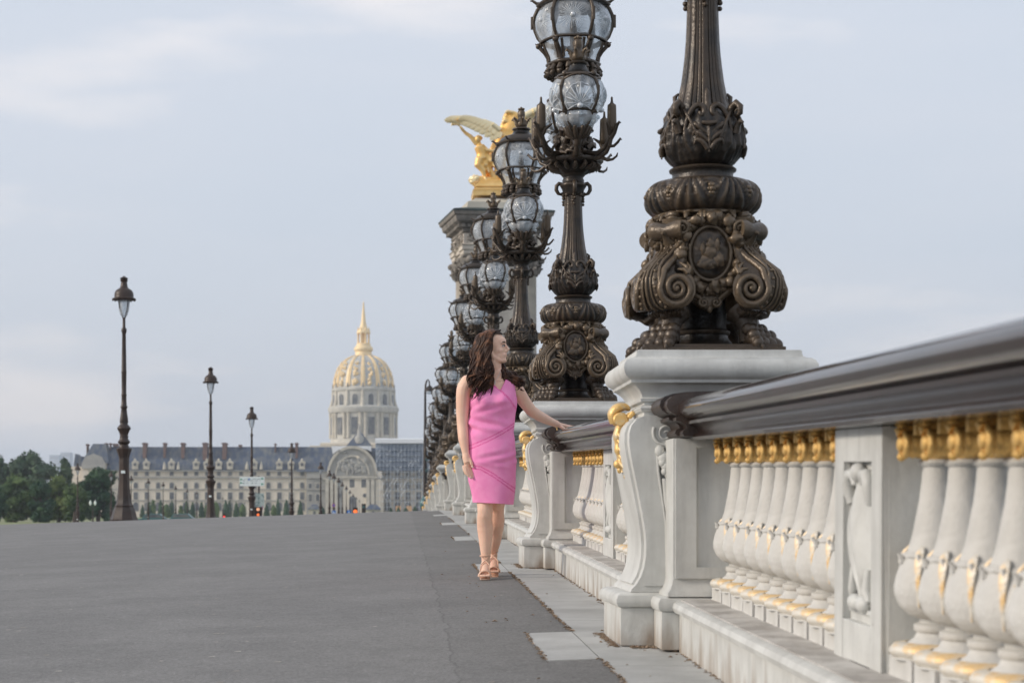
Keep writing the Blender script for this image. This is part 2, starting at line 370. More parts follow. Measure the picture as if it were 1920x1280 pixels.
LEAFM = [mat('leaf_%d' % i, c, .7, var=v, vs=.5, obj='w', spec=.2) for i, (c, v) in enumerate([
    ((.045, .085, .034), (.11, .165, .055)), ((.024, .062, .036), (.058, .110, .050)), ((.085, .130, .042), (.15, .19, .06)), ((.040, .075, .045), (.075, .115, .062))])]
HILLM = mat('far_hill', (.10, .14, .14), .9)
def emit(name, col, st):
    m = bpy.data.materials.new(name); m.use_nodes = True; t = m.node_tree; p = t.nodes['Principled BSDF']
    p.inputs['Base Color'].default_value = (*col, 1); p.inputs['Emission Color'].default_value = (*col, 1); p.inputs['Emission Strength'].default_value = st
    return m
REDL = emit('red_signal', (1, .06, .05), 1.0); ORL = emit('orange_signal', (1, .17, .03), 1.0); AMBL = emit('amber_signal', (1, .5, .3), .6)
SIGNW = mat('sign_white', (.80, .86, .83), .4); SIGNG = mat('sign_green', (.03, .30, .18), .4); SIGNB = mat('sign_blue', (.03, .16, .50), .4)
SIGNP = mat('sign_magenta', (.42, .08, .22), .4); SIGNT = mat('sign_ink', (.10, .16, .16), .5); TEAL = mat('teal_paint', (.05, .14, .15), .3)

# ================================================================ SETTING
# pavement
mb = MB(); Ys = [-8 + .75 * i for i in range(150)]
Xs = [-9.4, -8, -6, -4, -2.5, -1.5, -.8, -.3, .2, .82, 1.25]
mb.grid([[(x, y, gz(x, y)) for x in Xs] for y in Ys])
tag(mb.build('pavement', ASPH, smooth=0), 'wide grey asphalt pavement climbing over the bridge', kind='structure')
mb = MB()
mb.grid([[(-9.4, y, gz(-9.4, y) + .002), (-9.405, y, gz(-9.4, y) - .14), (-34, y, gz(-9.4, y) - .02)] for y in Ys])
tag(mb.build('road', ROAD, smooth=0), 'dark bridge roadway beside the pavement', kind='structure')
# light granite band with tabs at every pedestal
LY = [8.7 + 6.5 * i for i in range(-1, 6)] + [51 + 6.5 * i for i in range(6)]
mb = MB()
def slab(x0, x1, y0, y1):
    g = .0035; n = max(1, int((y1 - y0) / .4)); rows = []
    for i in range(n + 1):
        y = y0 + g + (y1 - y0 - 2 * g) * i / n
        rows.append([(x0 + g, y, gz(x0, y)), (x0 + g, y, gz(x0, y) + .005), (x1 - g, y, gz(x1, y) + .005), (x1 - g, y, gz(x1, y))])
    mb.grid(rows)
    for q in (rows[0], rows[-1]): mb.add(q, [(0, 1, 2, 3)])
y = -3.0
while y < 95:
    L = R.choice([.9, 1.1, 1.25, 1.35]); slab(.82, 1.36, y, min(y + L, 95)); y += L
for ly in LY:
    slab(.60, .82, ly - .87, ly + .43)
tag(mb.build('kerb_stones', SLAB, smooth=0), 'pale granite paving band with square tabs along the balustrade foot', kind='structure')
# dry litter along the joints
mb = MB(); MB_l = mb
def crumb(x, y, s):
    z = gz(x, y) + .006
    a = R.random() * 6.3; dx, dy = cos(a) * s, sin(a) * s
    mb.add([(x - dx, y - dy, z), (x + dy * .6, y - dx * .6, z + s * .5), (x + dx, y + dy, z + s * .1), (x - dy * .6, y + dx * .6, z + s * .6)], [(0, 1, 2), (0, 2, 3)])
for k in range(1700):
    yy = R.uniform(3.5, 32) if k % 2 else R.uniform(5, 16)
    near = min(abs(yy - (l - .22)) for l in LY)
    x = (.60 if near < .65 else .82) + R.gauss(-.004, .006)
    if k % 3 == 0: x = 1.178 - abs(R.gauss(0, .012))
    if k % 23 == 0: x = R.uniform(.3, 1.15)
    crumb(x, yy, R.uniform(.003, .010) * (1.2 if k % 5 else 2.0))
for l in LY[1:4]:
    for k in range(420):
        crumb(.955 - abs(R.gauss(0, .018)), l + R.uniform(-.37, .33), R.uniform(.003, .009))
        if k % 2: crumb(R.uniform(1.0, 1.17), l - .36 - abs(R.gauss(.02, .03)), R.uniform(.004, .015))
tag(mb.build('leaf_litter', mat('dry_litter', (.24, .17, .12), .9, var=(.42, .32, .23), vs=60, obj='w'), smooth=0, rec=False), 'crumbs of dry brown leaf litter along the paving joints', kind='stuff')
# small pale and dark specks on the asphalt
mb = MB()
for k in range(170):
    yy = 5 + 35 * R.random() ** 1.6; x = R.uniform(-.22 * yy, .8); z = gz(x, yy) + .003; e_ = R.uniform(.004, .012); a_ = R.uniform(-.5, .5)
    mb.add([(x - e_ * 1.6, yy - e_ * .5, z), (x + e_ * 1.2, yy - e_ * .7 + a_ * e_, z), (x + e_ * 1.7, yy + e_ * .6, z + .002), (x - e_, yy + e_ * .7 + a_ * e_, z + .001)], [(0, 1, 2, 3)])
tag(mb.build('paper_specks', mat('pale_specks', (.42, .40, .36), .9, var=(.25, .22, .18), vs=.9, obj='w'), smooth=0, rec=False), 'tiny pale specks and grit scattered on the asphalt', kind='stuff')

# far ground, quay, river, lawns
mb = MB(); mb.grid([[(x, y, -.79) for x in (-1500, -9, 8, 1500)] for y in (103.5, 400, 2400)])
tag(mb.build('ground', GROUND, smooth=0), 'pale gravel esplanade ground beyond the bridge', kind='structure')
mb = MB(); mb.box(-1500, 1500, 102.6, 103.4, -9, -.80)
tag(mb.build('quay', LIMEG, smooth=0), 'stone river quay under the bridge end', kind='structure')
mb = MB(); mb.grid([[(x, y, -8) for x in (-1500, 1500)] for y in (-300, 102.5)])
tag(mb.build('water', WATER, smooth=0), 'river water below the bridge', kind='structure')
mb = MB(); mb.box(-7, -5.2, 104, 620, -.785, -.78)
mb.box(-4.6, 40, 104, 640, -.785, -.775)
tag(mb.build('avenue', ROAD, smooth=0), 'dark avenue running to the palace', kind='structure')
mb = MB()
for x0, x1, y0, y1 in ((-95, -8, 175, 330), (-95, -8, 350, 590), (45, 120, 175, 590)):
    mb.box(x0, x1, y0, y1, -.785, -.765)
tag(mb.build('lawn', GRASS, smooth=0), 'pale green lawns of the esplanade', kind='structure')
mb = MB()
prof = []
for i in range(60):
    x = -700 + i * 24; prof.append((x, 34 + 10 * sin(i * .35) + 6 * noise.noise(Vector((i * .3, 1, 0)))))
mb.grid([[(x, 2100, -2), (x, 2150, h * .55), (x, 2300, h)] for x, h in prof if x < -120])
tag(mb.build('hills', HILLM, smooth=60), 'faint blue hills on the far left horizon', kind='structure')

# ================================================================ BALUSTRADE
CX = 1.395
BLX = 1.415 - CX            # baluster axis relative to CX
RAILP = [(.14, .898), (.163, .900), (.171, .912), (.165, .925), (.150, .932), (.157, .947), (.176, .960), (.196, .966), (.199, .978), (.184, .984),
         (.205, .992), (.226, 1.006), (.237, 1.026), (.233, 1.048), (.214, 1.066), (.180, 1.077), (.12, 1.085), (.05, 1.088)]
def rail_poly(sx=1, dz=0, k=0):
    r = [(x * sx + k, z + dz) for x, z in RAILP]
    return r + [(-x, z) for x, z in reversed(r)]
def make_baluster():
    mb = MB()
    prof = [(.055, .352), (.06, .358), (.06, .372), (.045, .378), (.046, .386), (.075, .398), (.098, .42), (.110, .45), (.1115, .47), (.106, .50), (.096, .53),
            (.089, .545), (.092, .552), (.088, .558), (.078, .565), (.067, .60), (.057, .65), (.048, .70), (.042, .75), (.040, .785), (.048, .79), (.052, .797), (.048, .804), (.040, .808), (.035, .83)]
    pr = []
    for i in range(len(prof) - 1):
        a, b = prof[i], prof[i + 1]; k = 3 if .38 < a[1] < .72 else 2
        for q in range(k): pr.append((a[0] + (b[0] - a[0]) * q / k, a[1] + (b[1] - a[1]) * q / k))
    pr.append(prof[-1])
    def rf(th, r, z):
        if .39 < z < .552:            # petal-like lobes of the belly
            u = abs(cos(2 * th)); s = sin(pi * (z - .39) / .17)
            return r * (1 - .075 * s * (1 - u) ** 3)
        if .546 <= z <= .56: return r + .004 * cos(12 * th)
        return r
    mb.lathe(pr, 40, (0, 0, 0), rf)
    mb.lathe([(.118, .282), (.10, .30), (.085, .318), (.06, .335), (.052, .352)], 32)
    mb.box(-.098, .098, -.105, .105, .228, .284)
    # small leaf tips where the belly starts
    for k in range(8):
        a = k * pi / 4
        mb.tube([(.095 * cos(a), .095 * sin(a), .535), (.098 * cos(a), .098 * sin(a), .552), (.106 * cos(a), .106 * sin(a), .558)], [.010, .007, .003], 6)
    g = MB()
    for k in range(4):              # gilded husk hanging in each crease of the belly
        a = pi / 4 + k * pi / 2
        pts = [(.080, .578), (.093, .562), (.101, .53), (.104, .50), (.104, .46), (.098, .42)]
        g.tube([(r * cos(a), r * sin(a), z) for r, z in pts], [.006, .013, .012, .008, .005, .002], 6, up=(cos(a), sin(a), 0), flat=.5)
    mb.add(g.v, g.f, 1)
    b = mb.build('baluster', [STONE2, FADED], smooth=45)
    g = MB()
    for s in (-1, 1):               # rolled corbels facing road and river
        g.lathe([(.012, .0), (.018, .004), (.020, .010), (.034, .010), (.038, .016), (.036, .024), (.031, .028), (.033, .034), (.036, .040), (.033, .046), (.036, .054), (.034, .075), (.036, .095)], 22)
        n = 13 * 22
        for i in range(len(g.v) - n, len(g.v)):
            x, y, z = g.v[i]; g.v[i] = (s * (.108 - z), y, .845 + x * 1.05)
        g.tube([(s * .095, 0, .872), (s * .100, .012, .882), (s * .09, .006, .893), (s * .112, -.010, .899)], [.016, .014, .011, .008], 8)
        g.ell((s * .098, 0, .812), (.012, .014, .012), 8, 6)
    g.lathe([(.035, .80), (.052, .812), (.055, .85), (.05, .897)], 16)
    g.box(-.085, .085, -.09, -.062, .868, .8965); g.box(-.085, .085, .062, .09, .868, .8965)
    gc = g.build('gilded_corbel', GOLD, b)
    g = MB()
    def lob(th, r, z): return r * (1 + .05 * abs(cos(4 * th)) - .02)
    g.lathe([(.098, .284), (.112, .287), (.121, .298), (.121, .308), (.112, .320), (.094, .324), (.08, .325)], 40, (0, 0, 0), lob, cap=False)
    g.build('gilded_base_ring', FADED, b)
    return b
BAL = None
def make_bay(nb, L, label, idx):
    """balustrade bay: local y runs 0..L between two pedestals"""
    global BAL
    root = empty('stone_balustrade')
    tag(root, label, 'balustrade', 'balustrade bays between the pedestals')
    mb = MB(); P = []
    for s in (-1, 1):
        P = [(s * .215, 0), (s * .215, .166), (s * .222, .168), (s * .238, .176), (s * .245, .195), (s * .238, .214), (s * .222, .221), (s * .205, .2225)]
        if s == -1: left = P
        else: right = P
    mb.prism([(x, z) for x, z in left] + [(x, z) for x, z in reversed(right)], 0, L)
    mb.build('plinth_course', STONE, root, smooth=35)
    mb = MB(); mb.prism([(-.208, .2228), (-.208, .2275), (-.15, .2295), (.15, .2295), (.208, .2275), (.208, .2228)], .002, L - .002)
    mb.build('ledge', LEDGE, root, smooth=0)
    mb = MB(); mb.prism(rail_poly(), -.14, L + .14); mb.build('handrail', RAILM, root, smooth=50)
    run = (L - .55) / 2; sp = run / nb
    for q, y0 in enumerate((0, run + .55)):
        for k in range(nb):
            if BAL is None:
                b = BAL = make_baluster(); reg(b, root)
            else: b = copy_tree(BAL, root)
            b.location = (BLX, y0 + (k + .5) * sp, 0)
            b.rotation_euler = (0, 0, R.uniform(-.04, .04))
    y0, y1 = run, run + .55
    mb = MB(); mb.box(-.078, .078, y0, y1, .229, .896)
    for s in (-1, 1):
        a, b = (-.100, -.078) if s < 0 else (.078, .100)
        mb.box(a, b, y0, y0 + .11, .229, .896); mb.box(a, b, y1 - .11, y1, .229, .896)
        mb.box(a, b, y0 + .11, y1 - .11, .229, .345); mb.box(a, b, y0 + .11, y1 - .11, .80, .896)
        c, d = (-.088, -.079) if s < 0 else (.079, .088)
        mb.box(c, d, y0 + .135, y1 - .135, .37, .385); mb.box(c, d, y0 + .135, y1 - .135, .76, .775)
    mp_ = mb.build('middle_pier', STONE, root, smooth=0, bevel=.003)
    mb = MB(); ym = (y0 + y1) / 2
    for s in (-1, 1):               # carved hanging shell and drapery
        rows = []
        for i in range(25):
            t = i / 24; z = .75 - .34 * t
            wd = .112 * (sin(pi * min(1, t * 1.15)) ** .7 * .75 + .35) * (1 - .35 * (t > .85) * (t - .85) / .15)
            rows.append([(s * (.080 + .032 * sqrt(max(0, 1 - u * u)) * (.55 + .45 * cos(5 * u + 3 * t)) * (.5 + sin(pi * t) * .8)), ym + u * wd + .02 * sin(t * 5), z) for u in [j / 8 - 1 for j in range(17)]])
        mb.grid(rows)
        for q in (-1, 1):
            mb.tube([(s * .088, ym + q * .11, .68), (s * .095, ym + q * .125, .73), (s * .096, ym + q * .10, .765), (s * .095, ym + q * .055, .765), (s * .095, ym + q * .045, .735)], [.014, .02, .018, .016, .009], 8)
            mb.ell((s * .092, ym + q * .045, .40), (.022, .045, .025), 10, 6)
            mb.tube([(s * .088, ym + q * .09, .5), (s * .09, ym + q * .075, .44), (s * .09, ym + q * .1, .41)], [.008, .016, .006], 6)
        mb.ell((s * .095, ym, .77), (.025, .04, .028), 12, 8)
    mb.build('carved_relief', STONE, mp_)
    return root

def spiral(c, r0, r1, turns, a0, n=60, sgn=1):
    return [(c[0] + (r0 + (r1 - r0) * (i / n) ** .8) * cos(a0 + sgn * 2 * pi * turns * i / n), c[1] + (r0 + (r1 - r0) * (i / n) ** .8) * sin(a0 + sgn * 2 * pi * turns * i / n)) for i in range(n + 1)]
CONF = [(-.388, .234), (-.384, .246), (-.362, .268), (-.343, .30), (-.329, .34), (-.321, .39), (-.319, .44), (-.324, .50), (-.335, .57), (-.348, .64), (-.362, .71), (-.376, .78),
        (-.388, .84), (-.394, .89), (-.393, .93), (-.383, .962), (-.362, .987), (-.33, 1.002), (-.29, 1.006)]
def make_pedestal():
    root = empty('stone_pedestal')
    mb = MB()
    mb.mould([(-.004, 0), (0, .004), (0, .163), (-.004, .168)], hx=.432, hy=.345)
    mb.mould([(0, .1685), (.012, .172), (.020, .186), (.021, .202), (.014, .220), (0, .229), (-.012, .233)], hx=.432, hy=.345)
    mb.build('base_block', STONE, root, smooth=35)
    mb = MB()
    mb.mould([(0, .232), (0, .90), (0, .935)], hx=.26, hy=.31)
    mb.mould([(0, .935), (0, 1.02), (.012, 1.026), (.018, 1.038), (.010, 1.048), (-.004, 1.052), (0, 1.054), (0, 1.062)], hx=.325, hy=.30)
    mb.build('pedestal_body', STONE, root, smooth=35)
    mb = MB()
    cp = [(0, 1.0625), (.010, 1.068), (.012, 1.080), (.004, 1.084), (.006, 1.098), (.018, 1.118), (.034, 1.134), (.046, 1.143), (.058, 1.147), (.060, 1.160), (.070, 1.166), (.083, 1.176), (.091, 1.192), (.094, 1.210), (.090, 1.228), (.080, 1.244), (.064, 1.254), (.046, 1.257), (.044, 1.260), (.036, 1.262), (.032, 1.272), (.030, 1.288), (.024, 1.292)]
    mb.mould(cp, hx=.33, hy=.30)
    mb.build('cornice_cap', STONE, root, smooth=38)
    for s in (-1, 1):
        back = [(-.225, .99), (-.19, .96), (-.18, .92), (-.20, .885), (-.235, .865), (-.275, .86), (-.272, .80), (-.262, .72), (-.248, .64), (-.236, .56), (-.230, .48), (-.230, .234)]
        poly = CONF + [(-.26, 1.002)] + back
        mb = MB(); mb.prism([(-s * x, z) for x, z in poly], -.335, .335)
        band = CONF[2:-1]
        out = [(x - .012, z) for x, z in band] + [(x + .02, z) for x, z in reversed(band)]
        mb.prism([(-s * x, z) for x, z in out], -.255, .255)
        c = mb.build('console', STONE, root, smooth=35)
        for q in (-1, 1):           # carved volute and hanging husks on both flat sides
            mb = MB(); pts = spiral((-.235, .924), .058, .008, 2.0, radians(150), 50, 1)
            mb.tube([(-s * x, q * .337, z) for x, z in pts], [.008 - .004 * i / 50 for i in range(51)], 6)
            for i, (x, z, r) in enumerate([(-.262, .85, .022), (-.245, .82, .026), (-.235, .785, .022), (-.25, .80, .018), (-.228, .75, .016), (-.242, .76, .014)]):
                mb.ell((-s * x, q * .34, z), (r, .02, r * 1.2), 10, 7)
            mb.tube([(-s * x, q * .338, z) for x, z in ((-.24, .73), (-.235, .64), (-.222, .55), (-.215, .45), (-.216, .36))], [.013, .011, .009, .006, .002], 6)
            mb.tube([(-s * x, q * .336, z) for x, z in ((-.272, .86), (-.268, .76), (-.25, .64), (-.236, .54), (-.236, .40))], [.006, .006, .005, .004, .002], 6)
            mb.box(min(-s * -.33, -s * -.23), max(-s * -.33, -s * -.23), q * .335, q * .341, .262, .275)
            mb.build('carved_volute', STONE, c)
        mb = MB()
        f = lambda x: -s * x
        for q in (-1, 1):
            pts = spiral((-.402, .998), .036, .005, 1.6, radians(-60), 36, 1)
            mb.tube([(f(x), q * .038, z) for x, z in pts], [.013 - .007 * i / 36 for i in range(37)], 7)
        mb.tube([(f(-.402), -.05, .998), (f(-.402), .05, .998)], .024, 12)
        mb.tube(spl0([(f(x), 0, z) for x, z in ((-.425, .985), (-.432, 1.025), (-.41, 1.052), (-.375, 1.060), (-.350, 1.046))]), [.016 + .008 * sin(pi * i / 16) - .010 * (i / 16) ** 3 for i in range(17)], 16, flat=1.8, up=(0, 1, 0))
        mb.tube(spl0([(f(x), 0, z) for x, z in ((-.385, .99), (-.405, .955), (-.408, .90), (-.403, .85), (-.393, .80), (-.385, .765))]), [.024 - .008 * sin(pi * i / 20) - .016 * (i / 20) ** 4 + .003 * sin(i * 1.3) for i in range(21)], 16, flat=1.9, up=(0, 1, 0))
        for k in range(5):
            zz = .95 - .035 * k
            for q in (-1, 1): mb.tube([(f(-.412 + .004 * k), 0, zz), (f(-.408 + .004 * k), q * .03, zz - .012), (f(-.398 + .004 * k), q * .05, zz - .035)], [.010, .010, .003], 6)
        mb.ell((f(-.408), 0, .80), (.018, .024, .02), 10, 7); mb.ell((f(-.398), 0, .775), (.012, .015, .018), 8, 6)
        mb.tube([(f(-.36), -.05, 1.012), (f(-.345), -.07, 1.03), (f(-.33), -.06, 1.04)], [.012, .012, .005], 7)
        mb.tube([(f(-.36), .05, 1.012), (f(-.345), .07, 1.03), (f(-.33), .06, 1.04)], [.012, .012, .005], 7)
        for k in range(4): mb.ell((f(-.342 - .012 * k), .03 * (-1) ** k, .66 + .028 * k), (.006, .010, .012), 7, 5)
        mb.build('gilded_scroll', GOLDP, c)
    for s in (-1, 1):
        mb = MB()
        y0, y1 = (-.60, -.348) if s < 0 else (.348, .60)
        cy, hy = (y0 + y1) / 2, (y1 - y0) / 2
        mb.mould([(-.003, 0), (0, .003), (0, .158), (-.003, .162)], cy=cy, hx=.288, hy=hy)
        mb.mould([(-.004, .1625), (.008, .165), (.016, .180), (.016, .200), (.006, .218), (-.014, .225)], cy=cy, hx=.288, hy=hy - .002)
        a0, a1 = (-.575, -.30) if s < 0 else (.30, .575)
        cy, hy = (a0 + a1) / 2, (a1 - a0) / 2
        mb.mould([(.028, .2255), (.026, .24), (.014, .255), (.005, .275), (0, .30), (0, .896)], cy=cy, hx=.236, hy=hy)
        yy = s * .575; d = s * .014
        lo, hi = min(yy, yy + d), max(yy, yy + d)
        mb.box(-.228, -.14, lo, hi, .302, .893); mb.box(.14, .228, lo, hi, .302, .893)
        mb.box(-.14, .14, lo, hi, .302, .35); mb.box(-.14, .14, lo, hi, .855, .893)
        mb.build('end_pier', STONE, root, smooth=35)
        mb = MB()
        mb.prism(rail_poly(1, 0, .045), min(s * .31, s * .70), max(s * .31, s * .70))
        mb.prism(rail_poly(.98, .006, .065), min(s * .315, s * .60), max(s * .315, s * .60))
        mb.build('rail_end', RAIL2, root, smooth=50)
    return root

PED = None
ORD = ['nearest and largest', 'second', 'third', 'fourth', 'fifth', 'sixth', 'seventh', 'eighth', 'ninth', 'tenth', 'eleventh', 'twelfth']
PLAB = ['nearest pale stone pedestal, carrying the largest bronze lamp base',
        'pale stone pedestal directly beyond the hand of the woman on the rail',
        'pale stone pedestal right behind the pink dress, mostly hidden by the woman',
        'largest pale stone pedestal showing just left of the hanging hand',
        'smaller pale stone pedestal second to the left of the hanging hand of the woman',
        'pale stone pedestal at the crest of the bridge, last one standing fully on the paving']
def pl(i):
    if i < 6: return PLAB[i]
    return 'small far pedestal sinking behind the bridge crest, %s of six from the near side' % ['first', 'second', 'third', 'fourth', 'fifth', 'sixth'][i - 6]
def bl(i):
    if i == 0: return 'nearest balustrade bay with big pale balusters at the right edge'
    if i == 1: return 'balustrade bay whose dark handrail the woman touches'
    if i == 2: return 'balustrade bay behind the skirt and legs of the woman'
    if i == 6: return 'longer balustrade bay spanning the crest of the bridge'
    if i < 6: return 'balustrade bay, %s beyond the woman and before the bridge crest' % ['first', 'second', 'third'][i - 3]
    return 'far balustrade bay, %s past the crest of the bridge' % ['first', 'second', 'third', 'fourth', 'fifth'][i - 7]
bay0 = None
for i, L in enumerate(LY[1:]):
    if PED is None: p = PED = make_pedestal()
    else: p = copy_tree(PED)
    p.location = (CX, L, zr(L))
    tag(p, pl(i), 'pedestal', 'stone pedestals along the balustrade')
    a, b = LY[i] + .60, L - .60
    za, zb = zr(a), zr(b)
    std = abs(L - LY[i] - 6.5) < .01
    if std and bay0 is not None: o = copy_tree(bay0)
    elif std: o = bay0 = make_bay(10, b - a, '', i)
    else: o = make_bay(17, b - a, '', i)
    tag(o, bl(i), 'balustrade')
    o.location = (CX, a, za); o.rotation_euler = (math.atan2(zb - za, b - a), 0, 0)

# ================================================================ BRONZE CANDELABRA
def claw_foot():
    mb = MB()
    # leg leaning outward along the local diagonal (+x), paw at the end
    mb.tube([(.20, 0, .19), (.235, 0, .15), (.25, 0, .11), (.265, 0, .05)], [.070, .056, .050, .056], 12)
    for k, a in enumerate((-.95, -.35, .35, .95)):
        b = .262
        q = [(b, .018 * a, .052), (b + .05, .058 * a, .058), (b + .085, .072 * a, .036), (b + .10, .078 * a, .010)]
        mb.tube(q, [.032, .031, .026, .012], 9)
        mb.ell((b + .02, .052 * a, .098), (.032, .028, .030), 9, 7)
        mb.ell((b + .058, .066 * a, .068), .030, 9, 7)
        mb.ell((b + .088, .078 * a, .032), .027, 9, 7)
        mb.tube([(b + .098, .076 * a, .03), (b + .116, .08 * a, .015), (b + .118, .08 * a, .003)], [.010, .008, .003], 6)
    for k in range(9):
        a = -1.2 + .3 * k
        mb.tube([(.235 + .02 * cos(a), .06 * a / 1.2, .185), (.26 + .035 * cos(a), .075 * a / 1.2, .165), (.275 + .04 * cos(a), .085 * a / 1.2, .175)], [.018, .015, .007], 6)
    mb.tube([(.24, -.06, .17), (.29, 0, .165), (.24, .06, .17)], [.02, .022, .02], 8)
    return mb
def volute_console():
    """corner console: the flat scroll side seen square on from each face, joined by a leafy band across the corner"""
    O = [(.090, .560), (.118, .582), (.150, .575), (.166, .553), (.168, .530), (.156, .505), (.150, .485), (.160, .462), (.182, .435), (.212, .408), (.236, .380), (.252, .348), (.258, .312),
         (.256, .275), (.246, .238), (.228, .208), (.205, .190), (.175, .180), (.145, .182), (.118, .196), (.098, .218), (.086, .250), (.086, .285), (.096, .315), (.112, .335), (.136, .350),
         (.142, .366), (.132, .390), (.116, .420), (.106, .455), (.100, .495), (.094, .530)]
    CT = [(.15, .305), (.20, .328), (.26, .336), (.31, .333), (.35, .312), (.39, .268), (.43, .226), (.46, .208), (.49, .208), (.52, .238), (.56, .246), (.60, .236)]
    def cz(u, z):
        for (a, c), (b, d) in zip(CT, CT[1:]):
            if z <= b: t = max(0, (z - a) / (b - a)); return c + (d - c) * t
        return .24
    A = [Vector((u, -cz(u, z), z)) for u, z in O]; B = [Vector((cz(u, z), -u, z)) for u, z in O]
    mb = MB(); n = len(O)
    outer = range(2, 19)
    K = 10; rows = []
    for i in range(n):
        row = []
        for k in range(K + 1):
            t = k / K; p = A[i].lerp(B[i], t)
            if 4 <= i <= 20:
                s = sin(pi * t); d = Vector((1, -1, 0)).normalized()
                p = p + d * (.014 * s ** .8 * sin(pi * (i - 3) / 18) + .006 * s * cos(3 * pi * (t - .5) * 2)) * (1 if i > 4 else .5)
            row.append(p)
        rows.append(row)
    mb.grid(rows + [rows[0]])
    mb.add(A, [tuple(range(n))]); mb.add(B, [tuple(range(n))[::-1]])
    # raised ribbons: outer rim, inner channel and spiral eye
    for which in (0, 1):
        def Pt(u, z, lift=.006):
            c = cz(u, z) + lift
            return (u, -c, z) if which == 0 else (c, -u, z)
        big = spiral((.170, .268), .086, .007, 2.35, radians(38), 90, -1)
        stem = [(.128, .505), (.130, .47), (.143, .44), (.168, .41), (.198, .382), (.225, .352)]
        path = stem + big[4:]
        m = len(path)
        mb.tube([Pt(*q) for q in path], [.013 + .004 * sin(min(1, i / 12) * pi / 2) - .008 * (i / m) ** 1.2 for i in range(m)], 7)
        rim = [(.156, .50), (.152, .482), (.165, .456), (.19, .428), (.22, .40), (.243, .368), (.252, .33), (.250, .285), (.238, .235), (.216, .205), (.185, .190), (.15, .19), (.12, .205), (.1, .235)]
        mb.tube([Pt(*q) for q in rim], .008, 6)
        top = spiral((.132, .542), .040, .005, 1.9, radians(-75), 50, 1)
        mb.tube([Pt(*q, .010) for q in top], [.012 - .006 * i / 50 for i in range(51)], 6)
        mb.ell(Pt(.170, .268), (.012, .012, .012), 8, 6)
        # little acanthus spray in the crook
        for a, l in ((50, .05), (85, .065), (120, .055)):
            mb.tube([Pt(.118, .335, .0), Pt(.118 + .5 * l * cos(radians(a)), .335 + .5 * l * sin(radians(a)), .008), Pt(.118 + l * cos(radians(a - 25)), .335 + l * sin(radians(a - 25)), .002)], [.010, .010, .003], 6)
    d = Vector((1, -1, 0)).normalized(); e = Vector((1, 1, 0)).normalized()
    for i in range(5, 17):           # serrated leaf edge along the corner band
        for q in (0, 1):
            p = A[i] if q == 0 else B[i]; o2 = B[i] if q == 0 else A[i]
            ie = (o2 - p).normalized()
            mb.ell(p + ie * .014 + d * .005, (.010, .010, .009), 7, 5, disp=.3, seed=i)
    for t, r in ((.5, .007), (.3, .005), (.7, .005)):
        mb.tube([A[i].lerp(B[i], t) + d * (.014 * sin(pi * t) ** .8 * sin(pi * (i - 3) / 18) + .004) for i in range(5, 18)], r, 6)
    p0 = A[6].lerp(B[6], .5)
    mb.tube([p0 - d * .01, p0 + d * .02 + Vector((0, 0, .02)), p0 + d * .045 + Vector((0, 0, .045)), p0 + d * .065 + Vector((0, 0, .04))], [.035, .026, .015, .006], 8)
    for q, zz in ((0, .60), (1, .585)):
        mb.ell((.165, -.165, zz + .012), (.034, .034, .020), 10, 8, disp=.4, seed=q)
    for k in range(7):
        a = -pi / 4 + (k - 3) * .3
        mb.tube([(.2 * cos(a), .2 * sin(a), .622), (.235 * cos(a), .235 * sin(a), .612), (.248 * cos(a), .248 * sin(a), .592)], [.015, .014, .005], 7)
    mb.tube([(.10, -.10, .40), (.15, -.15, .50), (.16, -.16, .60)], [.05, .05, .06], 10)
    mb.tube([(.132, -.246, .541), (.150, -.238, .541), (.190, -.190, .538), (.238, -.150, .541), (.246, -.132, .541)], [.041, .043, .034, .043, .041], 20)   # rolled head between the two upper eyes
    return mb
